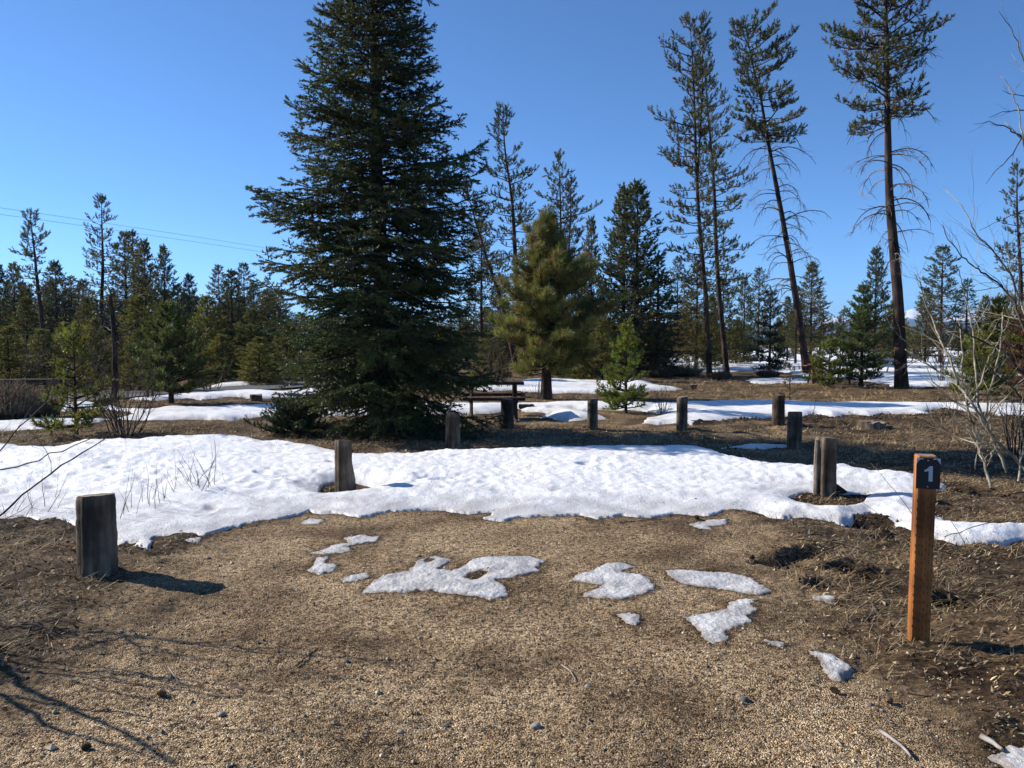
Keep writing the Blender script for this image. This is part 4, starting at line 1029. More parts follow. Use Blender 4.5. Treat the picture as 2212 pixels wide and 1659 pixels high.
# digit
dg = Buf(); y1 = -.0045
D1 = [(x*.95, z*.86) for x, z in [(.020, .048), (.020, -.046), (.000, -.046), (.000, .018), (-.004, .016), (-.022, .013), (-.022, .022), (-.012, .029), (-.002, .038), (.004, .048)]]
nn = len(D1); V = [(x, -.0025, z) for x, z in D1]+[(x, y1, z) for x, z in D1]
dg.add(V, [tuple(range(nn, 2*nn))]); dg.add(V, [(j, (j+1) % nn, nn+(j+1) % nn, nn+j) for j in range(nn)])
d = dg.obj('numeral', M_WHITE, po); d.location = (.002, 0, -.001)
for z in (ph-.012, -ph+.012):
    sb = Buf(); sb.tube([(0, 0, 0), (0, -.003, 0)], .004, 10); s = sb.obj('screw', M_STEEL, po); s.location = (-.002, -.003, z)
for sx in (-1, 1):
    tb = Buf(); V = [(sx*pw, 0, ph), (sx*(pw-.030), 0, ph), (sx*(pw-.034), 0, ph-.007), (sx*(pw-.020), 0, ph-.004), (sx*(pw-.010), 0, ph-.014), (sx*(pw-.002), 0, ph-.030), (sx*pw, 0, ph-.028)]
    n7 = len(V); V2 = [(a, -.0012, c) for a, _, c in V]
    tb.add(V+V2, [tuple(range(n7, 2*n7))]); tb.add(V+V2, [(j, (j+1) % n7, n7+(j+1) % n7, n7+j) for j in range(n7)])
    t = tb.obj('torn_tape', M_WHITE, po); t.location = (0, -.0034, 0)

# ------------------------------------------------------------------ stumps, tables, bits
def stump(u, v, wpx, hpx, label, seed, m=M_POST, name='tree_stump', cut=M_CUT):
    b0 = on(u, v); q = b0[1]/F; r = wpx*q/2; h = hpx*q; rg = np.random.default_rng(seed)
    root = thing(name, (b0[0], b0[1]+r*.6, b0[2]-.04), label, 'stump')
    bf = Buf(); bf.smooth = True; n = 26; th = np.arange(n)*2*math.pi/n; g = 1+.05*rg.standard_normal(n)
    V = np.concatenate([np.stack([np.cos(th)*r*g*k, np.sin(th)*r*g*k, np.full(n, z)+.01*rg.standard_normal(n)], -1) for k, z in ((1.18, 0), (1.04, .3*h), (1, h*.7+.04), (.98, h+.04))])
    bf.add(V, [(i*n+j, i*n+(j+1) % n, (i+1)*n+(j+1) % n, (i+1)*n+j) for i in range(3) for j in range(n)]); bf.obj('bark', m, root)
    cb = Buf(); t = V[-n:]; c = t.mean(0)+np.array((0, 0, .01)); cb.add(np.vstack([t, c]), [(j, (j+1) % n, n) for j in range(n)]); cb.obj('sawn_top', cut, root)
stump(1890, 928, 56, 16, 'low grey sawn stump on brown ground at right', 1)
stump(551, 868, 26, 14, 'small dark stump in snow left of the huge fir', 2, M_POSTR)
stump(1497, 838, 18, 8, 'small reddish stump on the straw-coloured ground in the middle', 3, M_POSTR)
stump(1128, 858, 14, 10, 'short round log beside the picnic bench', 4)
stump(1085, 832, 10, 8, 'small stump in far snow behind the picnic bench', 5, M_POSTR)
def log(u, v, wpx, r, label, seed, m=M_POSTR):
    b0 = on(u, v); q = b0[1]/F; L = wpx*q; bf = Buf(); bf.smooth = True; rg = np.random.default_rng(seed)
    bf.tube([(x, .05*math.sin(x*3), .0+r*.7) for x in np.linspace(-L/2, L/2, 8)], r, 9, .12, rg)
    o = bf.obj('log', m); o.location = b0; tag(o, label, 'log'); return o
log(1137, 885, 32, .07, 'short dark log lying behind the rear posts', 1)

def picnic_table(u, vbase, L, label, rz=0., top_m=M_TABLE, metal=False):
    b0 = on(u, vbase, .12 if vbase < 800 else 0); root = thing('picnic_table', b0, label, 'picnic table', 'picnic tables', rz)
    fm = M_STEEL if metal else top_m
    for k in range(4):
        bf = Buf(); bf.box((0, -.28+k*.187, .74), (L/2, .085, .03)); bf.obj('top_plank', fm, root)
    for s in (-1, 1):
        bf = Buf(); bf.box((0, s*.68, .45), (L/2, .13, .03)); bf.obj('bench', fm, root)
        bf = Buf(); x = s*L*.36
        bf.box((x, 0, .69), (.03, .36, .03)); bf.box((x, 0, .40), (.03, .78, .03))
        for q in (-1, 1):
            bf.segs([(x, q*.28, .68)], [(x, q*.62, -.03)], .035, .035, 4)
        bf.obj('frame', fm, root)
    return root
picnic_table(1996, 786, 1.5, 'dark wooden picnic table on far snow right of the thick pine')
picnic_table(1912, 783, 1.7, 'dark wooden picnic table on far snow just left of the thick pine trunk', .1)
picnic_table(1065, 901, 1.25, 'brown picnic table tucked under the right boughs of the huge fir', .05)
picnic_table(1790, 829, 1.5, 'dark wooden table behind the short bright young pine', 0)
picnic_table(2088, 806, 2.0, 'grey metal picnic table seen through the pale sapling', .05, metal=True)
picnic_table(1902, 812, 1.6, 'grey metal-framed picnic table behind the pointed young pine', .05, metal=True)
# cooking stand
b0 = on(1756, 829); root = thing('grill_stand', b0, 'rust-red pedestal grill at the foot of the leaning pine', 'grill')
bf = Buf(); bf.box((0, 0, .32), (.055, .055, .36)); bf.obj('post', M_RUST, root)
bf = Buf(); bf.box((-.04, 0, .70), (.27, .22, .015)); bf.box((-.04, .21, .78), (.27, .012, .08)); bf.box((.22, 0, .78), (.012, .22, .08)); bf.obj('tray', M_RUST, root)
# ribbon on tree, brown post
b0 = on(1566, 800); 
bf = Buf(); bf.tube([(0, 0, 0), (.02, 0, .5), (.01, 0, 1.0)], .02, 6); bf.obj
root = thing('marker_stake', on(1561, 800), 'thin stake with a yellow tag left of the leaning twin pine trunk', 'stake')
bf.obj('stake', M_TWIG, root); bf = Buf(); bf.box((0, -.03, .98), (.07, .01, .2)); bf.obj('tag', M_YELLOW, root)
root = thing('log_fence', on(60, 880), 'dark horizontal log rail behind the sagebrush at the left edge', 'fence')
for x in (-1.4, .9):
    bf = Buf(); bf.tube([(x, 0, -.1), (x, 0, .8)], .07, 8, .05, rng); bf.obj('fence_post', M_POSTR, root)
bf = Buf(); bf.smooth = True; bf.tube([(x, -.06, .62+.02*math.sin(x)) for x in np.linspace(-2.6, 1.6, 12)], .055, 8, .08, rng); bf.obj('rail', M_POSTR, root)
b0 = on(104, 884); bf = Buf(); bf.smooth = True; bf.tube([(0, 0, -.05), (0, 0, .18)], .08, 9, .08, rng); o = bf.obj('wooden_post', M_POSTR); o.location = b0; tag(o, 'short brown post by the road behind the yellow-green young pine', 'post')
# snag
b0 = on(246, 868); root = thing('dead_snag', b0, 'broken black snag standing in the left wood', 'tree'); rg = np.random.default_rng(9)
q = b0[1]/F; Hs = (868-640)*q; bf = Buf(); bf.smooth = True; bf.tube([(.06*math.sin(z*1.3), 0, z) for z in np.linspace(-.05, Hs, 14)], np.linspace(.085, .045, 14), 9, .1, rg); bf.obj('trunk', M_BARK, root)
for k in range(9):
    bf = Buf(); branchy(bf, (0, 0, 0), (rg.choice([-1, 1])*1., rg.normal(0, .3), .35), rg.uniform(.5, 1.3), .022, 1, rg, .15, 4, -.02, 4, .1); o = bf.obj('bare_branch', M_TWIG, root); o.location = (0, 0, rg.uniform(.5, .95)*Hs)
# power lines
def wire(v0, v1, label):
    bf = Buf(); P = []
    for t in np.linspace(-.4, 1.8, 40):
        u = t*590; v = v0+(v1-v0)*t-10*math.sin(math.pi*t)*.0+ (t*(t-1))*6; P.append(at(u, v, 75+45*t))
    bf.tube(np.array(P), .016, 4); o = bf.obj('power_line', M_WIRE); tag(o, label, 'power line', 'power lines')
wire(449, 538, 'upper of the two thin wires crossing the sky at left')
wire(463, 548, 'lower of the two thin wires crossing the sky at left')

# ------------------------------------------------------------------ bare shrubs and saplings
def shrub(u, v, hpx, wpx, n, label, seed, m=M_SHRUB, name='bare_shrub', r=.012, kids=4, lev=2, upb=.05, group=None, kl=.45):
    b0 = on(u, v); q = b0[1]/F; H = hpx*q; W = wpx*q/2; rg = np.random.default_rng(seed)
    bf = Buf(); bf.smooth = True
    for i in range(n):
        a = rg.random()*6.28; k = rg.random()**.6
        d = np.array((math.cos(a)*k*W/H, math.sin(a)*k*W/H*.8, 1.))
        branchy(bf, (math.cos(a)*.22*W*k, math.sin(a)*.22*W*k, -.03), d, H*rg.uniform(.6, 1.05), r*rg.uniform(.6, 1.2), lev, rg, .10, kids, upb, 4, .09, kl, .6)
    o = bf.obj(name, m); o.location = b0; tag(o, label, 'shrub', group); return o
shrub(270, 945, 225, 250, 26, 'leafless dark multi-stemmed shrub behind the snow at left', 1, r=.010, kids=5)
shrub(1430, 893, 62, 70, 14, 'thin reddish leafless twigs between two rear posts', 2, r=.007, lev=1, kids=2)
shrub(1160, 862, 60, 60, 11, 'small leafless twigs at the foot of the round olive pine', 3, r=.008, lev=1, kids=2)
shrub(1060, 835, 150, 150, 14, 'tangled grey leafless thicket behind the picnic bench', 4, m=M_TWIG, r=.016, kids=5)
shrub(1745, 912, 55, 50, 7, 'few dry stems on brown ground behind the shaded post', 5, r=.005, lev=1, kids=2)
shrub(2040, 830, 210, 120, 10, 'tall grey leafless bush beyond the thick pine', 6, m=M_TWIG, r=.016)
shrub(2170, 835, 220, 130, 12, 'tall grey leafless bush at the right behind the sapling', 7, m=M_TWIG, r=.018)
shrub(190, 850, 190, 150, 14, 'grey leafless thicket under the tall spire in the left wood', 8, m=M_TWIG, r=.018, kids=5)
shrub(640, 925, 60, 110, 12, 'reddish leafless twigs left of the huge fir foot', 9, r=.006, lev=1, kids=3)
shrub(1240, 815, 36, 130, 26, 'grey-brown low scrub behind the round olive pine', 10, r=.01, lev=1, kids=3, m=M_TWIG)
shrub(1640, 806, 30, 60, 12, 'low pink-grey scrub beside the dark little fir', 11, r=.008, lev=1, kids=3)
shrub(1730, 803, 34, 60, 12, 'low grey scrub at the foot of the leaning pine', 12, r=.008, lev=1, kids=3)
shrub(60, 850, 150, 120, 14, 'brown leafless brush behind the log rail', 21, m=M_TWIG, r=.014, kids=5)
shrub(330, 862, 130, 130, 14, 'brown leafless brush left of the bare-footed young pine', 22, m=M_TWIG, r=.014, kids=5)
shrub(455, 846, 110, 120, 12, 'grey leafless brush at the road bend', 23, m=M_TWIG, r=.014, kids=4)
shrub(130, 900, 120, 120, 10, 'thin grey leafless brush behind the yellow-green young pine', 24, r=.009, kids=4)
shrub(2195, 985, 230, 170, 16, 'thin dark leafless bush crowding the pale sapling', 25, r=.011, kids=5)
shrub(2060, 905, 90, 120, 10, 'thin leafless twigs in the rear snow band before the sapling', 26, r=.006, kids=3, lev=1)
shrub(1385, 812, 40, 80, 14, 'low leafless scrub under the dark spruce skirt', 27, r=.009, kids=3, lev=1, m=M_TWIG)
def sage(u, v, wpx, hpx, label, seed, col):
    b0 = on(u, v); q = b0[1]/F; rg = np.random.default_rng(seed); N = int(300*(wpx/60)**1.2)
    W, H = wpx*q/2, hpx*q; a = rg.random(N)*6.28; k = rg.random(N)**.5
    P = np.stack([np.cos(a)*k*W*.6, np.sin(a)*k*W*.45, np.zeros(N)], -1)
    D = norm(np.stack([np.cos(a)*k*.8, np.sin(a)*k*.6, np.ones(N)], -1)+rg.normal(0, .15, (N, 3)))
    Lh = H*(1.1-.5*k)*rg.uniform(.6, 1.1, N)
    root = thing('sagebrush', b0, label, 'shrub')
    bf = Buf(); bf.segs(P, P+D*Lh[:, None], .006, .002, 3); bf.obj('stems', M_TWIG, root)['kind'] = 'stuff'
    T, c = needles(P+D*(Lh*.35)[:, None], D, Lh*.65, .07, 20, .010, .7, rg, col); fb = Buf(); fb.tris(T, c); fb.obj('foliage', M_STRAW, root)
sage(1482, 812, 80, 42, 'grey-green sagebrush left of the twin pine trunks', 1, (.22, .20, .13))
sage(1555, 818, 60, 22, 'low grey scrub between the feet of the twin pines', 2, (.14, .11, .08))
sage(20, 905, 150, 85, 'large grey-brown sagebrush at the left edge', 3, (.21, .175, .13))
sage(95, 900, 70, 60, 'tan sagebrush clump right of the large one at left', 4, (.27, .215, .14))
sage(1660, 812, 70, 16, 'low brown scrub under the dark little fir', 5, (.13, .09, .07))
sage(1430, 815, 70, 26, 'dark scrub at the foot of the big cone-shaped pine', 6, (.07, .06, .045))
sage(1300, 812, 110, 26, 'tan scrub line behind the bright young pine', 7, (.16, .12, .08))

# pale sapling at right, traced stems
rg = np.random.default_rng(17); Ys = 8.4; b0 = np.array(on(2150, 1062))
root = thing('aspen_sapling', tuple(b0), 'pale leafless many-stemmed sapling in front of the right-hand trees', 'sapling')
stems = [
 (.022,.008,-.1,[(2141,1055),(2122,987),(2102,927),(2090,878),(2087,849),(2083,820)]),
 (.030,.006,0,[(2240,1060),(2212,1007),(2152,954),(2128,917),(2109,884),(2083,849),(2069,831),(2043,813),(2018,798),(1996,780),(1956,755)]),
 (.022,.004,.1,[(2175,1020),(2140,940),(2127,907),(2112,875),(2111,838),(2105,766),(2101,711),(2091,656),(2072,595),(2070,580)]),
 (.016,.004,-.05,[(2069,831),(2065,810),(2060,791),(2043,755),(2025,722),(2014,686),(1996,649),(1989,613),(1974,592)]),
 (.014,.003,.05,[(2083,849),(2077,800),(2080,760),(2074,711),(2070,690)]),
 (.020,.004,.2,[(2260,800),(2212,715),(2192,656),(2167,620),(2141,600),(2101,573),(2069,544),(2047,515),(2036,485)]),
 (.020,.003,.3,[(2250,760),(2212,678),(2190,610),(2174,576),(2141,536),(2105,504),(2091,467),(2072,438),(2036,402)]),
 (.022,.004,.15,[(2330,880),(2212,813),(2167,755),(2120,736),(2083,718),(2050,682),(2025,664),(1994,640)]),
 (.018,.005,-.15,[(2300,920),(2212,867),(2178,827),(2145,806),(2120,770)]),
 (.016,.004,0,[(2127,900),(2134,856),(2152,795),(2163,740),(2165,686),(2168,664)]),
 (.014,.003,.1,[(2090,878),(2120,830),(2135,770),(2160,740),(2190,660)]),
 (.013,.003,-.1,[(2152,954),(2120,960),(2080,950),(2040,930),(2010,905),(2000,870)]),
 (.012,.003,.2,[(2128,917),(2170,860),(2230,800)]),
 (.012,.003,-.2,[(2109,884),(2060,868),(2035,850),(2015,820),(2000,790)]),
 (.016,.004,-.3,[(2200,1040),(2212,960),(2200,900),(2212,850)]),
 (.020,.003,.3,[(2330,560),(2260,420),(2212,330),(2205,260),(2195,220),(2175,175),(2155,158)]),
 (.012,.003,.3,[(2208,300),(2180,275),(2140,264),(2105,268)]),
 (.010,.002,.3,[(2212,302),(2185,278),(2160,255)]),
 (.010,.002,.3,[(2206,300),(2190,330),(2160,360),(2130,397)]),
 (.010,.002,.3,[(2240,215),(2200,207),(2165,195)]),
 (.014,.003,.3,[(2260,260),(2212,135),(2200,95),(2185,60),(2158,25)]),
 (.009,.002,.3,[(2240,235),(2190,238),(2160,243),(2136,254)]),
 (.010,.002,.2,[(2230,450),(2190,460),(2160,478),(2115,498)]),
]
for i, (r0, r1, dy, pts) in enumerate(stems):
    bf = Buf(); bf.smooth = True; W = np.array([at(u, v, Ys+dy+.25*math.sin(k_*.9+i)*(k_ > 0)) for k_, (u, v) in enumerate(pts)])-b0
    path_branch(bf, W, r0*.8, r1, rg, kids=11 if i < 15 else 3, kl=.36, lev=2 if i < 15 else 1, n=6)
    o = bf.obj('stem', M_ASPEN if rg.random() < .8 else M_TWIG, root)

# shrub standing left of the frame, its branches reach in
rg = np.random.default_rng(21); b0 = np.array((-4.15, 4.75, gz(-4.15, 4.75)))
root = thing('bare_shrub', tuple(b0), 'leafless bush at the left edge whose thin branches arch over the snow', 'shrub')
for i, (Yb, r0, pts) in enumerate([
  (4.6,.011,[(-430,1400),(-200,1230),(0,1115),(60,1060),(110,1020),(170,985),(215,960),(232,935),(262,917),(310,945)]),
  (4.7,.008,[(-430,1300),(-200,1080),(0,1011),(60,1008),(110,980),(165,960),(230,932)]),
  (4.75,.010,[(-450,1380),(-200,1100),(-40,1010),(0,975),(40,920),(80,890),(110,860),(125,842),(140,836)]),
  (4.75,.005,[(80,890),(110,850),(118,800),(121,765)]),
  (4.4,.010,[(-500,1400),(-300,1100),(-150,900),(-40,780)]),
  (4.2,.011,[(-520,1400),(-300,1150),(-120,1000),(-30,940)]),
  (4.9,.010,[(-420,1350),(-350,1000),(-260,760),(-120,560)]),
  (4.0,.012,[(-560,1400),(-420,1100),(-250,900),(-90,830),(-20,800)]),
  (4.4,.009,[(-460,1400),(-330,1000),(-180,700),(-60,640)]),]):
    bf = Buf(); bf.smooth = True; W = np.array([at(u, v, Yb) for u, v in pts])-b0
    path_branch(bf, W, r0, .0025, rg, kids=6, kl=.25, lev=1, n=6)
    bf.obj('branch', M_TWIG, root)
sh = np.array((math.cos(SUN_AZ), math.sin(SUN_AZ)))/math.tan(SUN_EL)
for r0, r1, h0, h1, pts in ((.017,.008,.75,1.5,[(-60,1395),(0,1430),(70,1500),(160,1530),(260,1580),(370,1642)]), (.015,.006,.65,1.4,[(-60,1470),(0,1505),(60,1530),(95,1560),(110,1580),(220,1600),(290,1622)]),
   (.011,.004,.8,1.6,[(-60,1400),(0,1428),(90,1460),(200,1448),(330,1452),(400,1470),(470,1488)]), (.010,.003,.8,1.6,[(-60,1370),(50,1395),(120,1408),(270,1376),(400,1382),(600,1375)]), (.006,.003,1.2,1.5,[(150,1470),(210,1490),(290,1500),(420,1520)]), (.007,.003,1.1,1.5,[(270,1376),(300,1400),(312,1425)])):
    W = []
    for (u, v), h in zip(pts, np.linspace(h0, h1, len(pts))):
        g_ = gp(u, v); W.append((g_[0]+sh[0]*h, g_[1]+sh[1]*h, h))
    W = np.array(W)-b0
    if r0 > .009: W = np.vstack([[0, 0, 0], W])
    bf = Buf(); bf.smooth = True; path_branch(bf, W, r0*1.35, r1*1.4, rg, kids=6, kl=.18, lev=1, n=6); bf.obj('branch', M_TWIG, root)

# dry weed stalks in the snow
def stalks(u, v, n, wpx, hpx, label, seed, m=M_SHRUB, r=.0038, dz=.1):
    b0 = on(u, v); hpx = hpx*1.35; q = b0[1]/F; rg = np.random.default_rng(seed); bf = Buf()
    for i in range(n):
        x = rg.normal(0, wpx*q*.33); y = rg.normal(0, .22)
        branchy(bf, (x, y, -.02), (rg.normal(0, .3), rg.normal(0, .25), 1), hpx*q*rg.uniform(.35, 1.1), r*rg.uniform(.7, 1.3), 1, rg, .09, 2, .01, 3, .05, .35, .5)
    o = bf.obj('dry_weeds', m); o.location = (b0[0], b0[1], b0[2]+dz*0); tag(o, label, 'weeds', 'dry weed clumps'); return o
stalks(330, 1100, 14, 70, 95, 'dry weed stalks poking from the snow right of the near post', 1)
stalks(430, 1065, 20, 90, 100, 'thickest clump of dry stalks in the snow at left', 2)
stalks(220, 1010, 9, 120, 70, 'sparse dry stalks far back in the left snow', 3, r=.0018)
stalks(60, 1110, 12, 120, 80, 'grey dry weeds at the left snow edge', 4)
stalks(1850, 1030, 9, 70, 45, 'short dry stems in snow right of the cracked post', 5)
stalks(1810, 1180, 16, 110, 70, 'pale dry grass tuft left of the numbered post', 6, m=M_DEADBR, r=.0018)
stalks(2080, 1240, 30, 240, 95, 'tangle of dry stems on the litter right of the numbered post', 7, r=.002)
stalks(2060, 990, 26, 200, 80, 'dry stems at the foot of the pale sapling', 8, r=.0025)
stalks(90, 1290, 12, 130, 75, 'dry stalks in the litter left of the near post', 9, m=M_DEADBR, r=.0018)
# long bent canes by the numbered post
bf = Buf(); rg = np.random.default_rng(5)
for a, c in (((1850,1075),(2060,1250)),((1870,1110),(2090,1260)),((1880,1120),(2100,1330)),((2030,1090),(2100,1200)),((1880,1000),(1970,1110)),((2212,1120),(2040,1160)),((1900,1200),(1720,1165)),((2212,1240),(1960,1180))):
    Yb = 4.9; p0 = at(*a, Yb+.3); p1 = at(*c, Yb-.1); mid = (p0+p1)/2+np.array((0, 0, .03))
    path_branch(bf, [p0, mid, p1], .0018, .0028, rg, 3, .15, 0, 4, .003)
o = bf.obj('dry_canes', M_TWIG); tag(o, 'long thin arching dry canes crossing behind the numbered post', 'weeds', 'dry weed clumps')

# ------------------------------------------------------------------ ground litter
def scatter(n, x0, x1, y0, y1, rg):
    return rg.uniform(x0, x1, n), y0+(y1-y0)*rg.random(n)**1.35
def surf(x, y):
    r = np.hypot(x, y); g = np.clip((poly_sd(x, y, gravel_poly)+.15*pn(x*3, y*3, 40)+.3*pn(x*.8, y*.8, 41))/.7+.1, 0, 1)
    return Gz(x, y)+micro(x, y, r, g)
rg = np.random.default_rng(55)
# gravel grains
N = 70000; x, y = scatter(N, -5, 5, 2.6, 8.6, rg); ok = (poly_sd(x, y, gravel_poly) > -.3+.4*rg.random(N)) & (np.abs(x) < y*.8) & (poly_sd(x, y, snow_main) < -.02)
x, y = x[ok], y[ok]; N = len(x); s = np.exp(rg.normal(math.log(.0025), .55, N)); z = surf(x, y)
oc = np.array([(1,0,0),(0,1,0),(-1,0,0),(0,-1,0),(0,0,.7),(0,0,-.6)], float)
V = oc[None]*(s[:, None, None]*rg.uniform(.6, 1.4, (N, 6, 1)))
an = rg.random(N)*6.28; ca, sa = np.cos(an), np.sin(an); V = np.stack([V[..., 0]*ca[:, None]-V[..., 1]*sa[:, None], V[..., 0]*sa[:, None]+V[..., 1]*ca[:, None], V[..., 2]], -1)
V += np.stack([x, y, z+s*.25], -1)[:, None]
of = np.array([(0,1,4),(1,2,4),(2,3,4),(3,0,4),(1,0,5),(2,1,5),(3,2,5),(0,3,5)])
gc = np.array([(.40,.33,.235),(.33,.265,.18),(.5,.43,.33),(.2,.15,.11),(.30,.28,.25),(.10,.08,.06),(.42,.34,.24)])[rg.integers(0, 7, N)]*rg.uniform(.6, 1.15, (N, 1))
b = Buf(); b.add(V.reshape(-1, 3), (np.arange(N)[:, None, None]*6+of[None]).reshape(-1, 3), np.repeat(gc, 6, 0))
tag(b.obj('gravel', M_STRAW), 'coarse tan grit covering the parking bay', 'gravel', kind='stuff')
# litter flakes and grass blades on the margins
def margin(n, seed, ymax=15.):
    rg = np.random.default_rng(seed); x, y = scatter(n, -11, 11, 3., ymax, rg)
    g = poly_sd(x, y, gravel_poly)+.25*pn(x*2, y*2, 9)
    ok = (g < rg.uniform(-.1, .25, n)) & (np.abs(x) < y*.78)
    x, y = x[ok], y[ok]
    d = np.full(len(x), -9.)
    for poly, T, wd_, holes in SNOWS:
        q = poly_sd(x, y, poly)
        for h in holes: q = np.minimum(q, -poly_sd(x, y, h))
        d = np.maximum(d, q)
    ok = d < -.02
    return x[ok], y[ok], rg
x, y, rg = margin(150000, 61); N = len(x); z = surf(x, y)+.004
a = rg.random(N)*6.28; tl = rg.normal(0, .7, N); L = rg.uniform(.006, .019, N)*(1+.05*y); W = L*rg.uniform(.35, .8, N)
d = np.stack([np.cos(a), np.sin(a), tl], -1); sd2 = np.stack([-np.sin(a), np.cos(a), rg.normal(0, .4, N)], -1)
P = np.stack([x, y, z], -1)
T = np.stack([P-d*L[:, None], P+sd2*W[:, None], P+d*L[:, None]], 1)
cols = np.array([(.30,.24,.16),(.17,.12,.075),(.09,.06,.04),(.42,.36,.27),(.12,.078,.048),(.05,.035,.025)])[rg.integers(0, 6, N)]*rg.uniform(.6, 1.1, (N, 1))
b = Buf(); b.tris(T, cols); tag(b.obj('leaf_litter', M_STRAW), 'flakes of dead leaf and bark on the bay margins', 'litter', kind='stuff')
x, y, rg = margin(150000, 62, 22.); N = len(x)
cl_ = pn(x*1.1, y*1.1, 12)+.3*rg.random(N); ok = cl_ > .12; x, y = x[ok], y[ok]; N = len(x); z = surf(x, y)
a = pn(x*2, y*2, 55)*3+rg.normal(0, .9, N); el = np.abs(rg.normal(.02, .2, N)); L = rg.uniform(.06, .24, N); w_ = .0007*(1+.16*y)
d = np.stack([np.cos(a)*np.cos(el), np.sin(a)*np.cos(el), np.sin(el)], -1); P = np.stack([x, y, z], -1); sd2 = np.stack([-np.sin(a), np.cos(a), np.zeros(N)], -1)*w_[:, None]
mid = P+d*(L*.55)[:, None]+np.array((0, 0, .012)); e = P+d*L[:, None]-np.stack([0*x, 0*x, L*.15], -1)
V = np.stack([P-sd2, P+sd2, mid+sd2*.8, mid-sd2*.8, e], 1); cols = np.array([(.42,.33,.2),(.34,.26,.16),(.5,.42,.29),(.22,.15,.09)])[rg.integers(0, 4, N)]*rg.uniform(.6, 1.1, (N, 1))
b = Buf(); k5 = np.arange(N)[:, None]*5; b.add(V.reshape(-1, 3), np.concatenate([k5+np.array([[0, 1, 2, 3]])]), np.repeat(cols, 5, 0)); b.f.append(k5+np.array([[3, 2, 4]]))
tag(b.obj('dry_grass', M_STRAW), 'flattened straw-coloured dead grass on the margins', 'grass', kind='stuff')
# tufts of dead grass further back
rg = np.random.default_rng(71); N = 5200; y = rg.uniform(10.5, 34, N)**1.0; x = rg.uniform(-.72, .72, N)*y
d = np.full(N, -9.)
for poly, T_, w_, hl_ in SNOWS: d = np.maximum(d, poly_sd(x, y, poly))
ok = (d < -.1) & (pn(x*.8, y*.8, 44)+.5*rg.random(N) > .0) & (poly_sd(x, y, pad_poly) < -.2); x, y = x[ok], y[ok]; N = len(x); K = 16
P = np.repeat(np.stack([x, y, Gz(x, y)+.0], -1), K, 0); sc = np.repeat(.5+y/26, K); M = N*K
P[:, :2] += rg.normal(0, .07, (M, 2))*sc[:, None]
d = norm(np.stack([rg.normal(0, 1, M), rg.normal(0, 1, M), rg.uniform(.1, 1.0, M)], -1)); L = rg.uniform(.05, .16, M)*sc
e = P+d*L[:, None]; sd2 = norm(np.cross(d, rg.normal(0, 1, (M, 3))))*(.004*sc)[:, None]
cols = np.array([(.36,.26,.15),(.27,.19,.11),(.42,.32,.2),(.13,.085,.05),(.09,.06,.04)])[np.repeat(rg.integers(0, 5, N), K)]*rg.uniform(.6, 1.15, (M, 1))
b = Buf(); b.tris(np.stack([P-sd2, P+sd2, e], 1), cols); tag(b.obj('dead_grass', M_STRAW), 'tufts of dead grass on the bare brown ground between the snow bands', 'grass', kind='stuff')
# crumbs of turned soil along the rear snow band and by the dug holes
N = 13000; u = rg.uniform(1560, 2260, N); v = 905+rg.normal(0, 6, N)*(1+.6*(u > 1850))-(u > 1900)*9+6*np.sin(u*.02); xy = np.array([gp(a, c) for a, c in zip(u, v)]); x, y = xy[:, 0], xy[:, 1]
keep = pn(x*1.6, y*1.3, 46)+.25*rg.random(N) > .02; x, y = x[keep], y[keep]; s1 = np.clip(np.exp(rg.normal(math.log(.018), .45, len(x))), 0, .04)
x2, y2, s2 = [], [], []
for (uu_, vv_, r1) in dugs:
    cx, cy = gp(uu_, vv_); k_ = 60; a = rg.random(k_)*6.28; q = r1*rg.uniform(.6, 1.7, k_); x2.append(cx+np.cos(a)*q); y2.append(cy+np.sin(a)*q); s2.append(np.exp(rg.normal(math.log(.009), .5, k_)))
x = np.concatenate([x]+x2); y = np.concatenate([y]+y2); s = np.concatenate([s1]+s2); N = len(x); z = surf(x, y)
V = np.array([(1,0,0),(0,1,0),(-1,0,0),(0,-1,0),(0,0,.8),(0,0,-.6)], float)[None]*(s[:, None, None]*rg.uniform(.5, 1.5, (N, 6, 1)))
an = rg.random(N)*6.28; ca, sa = np.cos(an), np.sin(an); V = np.stack([V[..., 0]*ca[:, None]-V[..., 1]*sa[:, None], V[..., 0]*sa[:, None]+V[..., 1]*ca[:, None], V[..., 2]], -1)+np.stack([x, y, z+s*.3], -1)[:, None]
of2 = np.array([(0,1,4),(1,2,4),(2,3,4),(3,0,4),(1,0,5),(2,1,5),(3,2,5),(0,3,5)])
b = Buf(); b.add(V.reshape(-1, 3), (np.arange(N)[:, None, None]*6+of2[None]).reshape(-1, 3), np.repeat(np.array([(.036,.023,.015)])*rg.uniform(.4, 1.6, (N, 1)), 6, 0))
tag(b.obj('turned_soil', M_STRAW), 'dark crumbs of turned soil along the rear snow band and the dug holes', 'soil', kind='stuff')
# fallen pine needles on the gravel
N = 900; rg = np.random.default_rng(63); x, y = scatter(N, -4.5, 4.5, 2.8, 7, rg); z = surf(x, y)+.004; a = rg.random(N)*6.28; L = rg.uniform(.02, .07, N)
P0 = np.stack([x, y, z], -1); P1 = P0+np.stack([np.cos(a)*L, np.sin(a)*L, .003+0*x], -1)
b = Buf(); b.segs(P0, P1, .0011, .0008, 3, (.34, .15, .07)); tag(b.obj('fallen_needles', M_STRAW), 'reddish fallen pine needles strewn over the gravel', 'needles', kind='stuff')

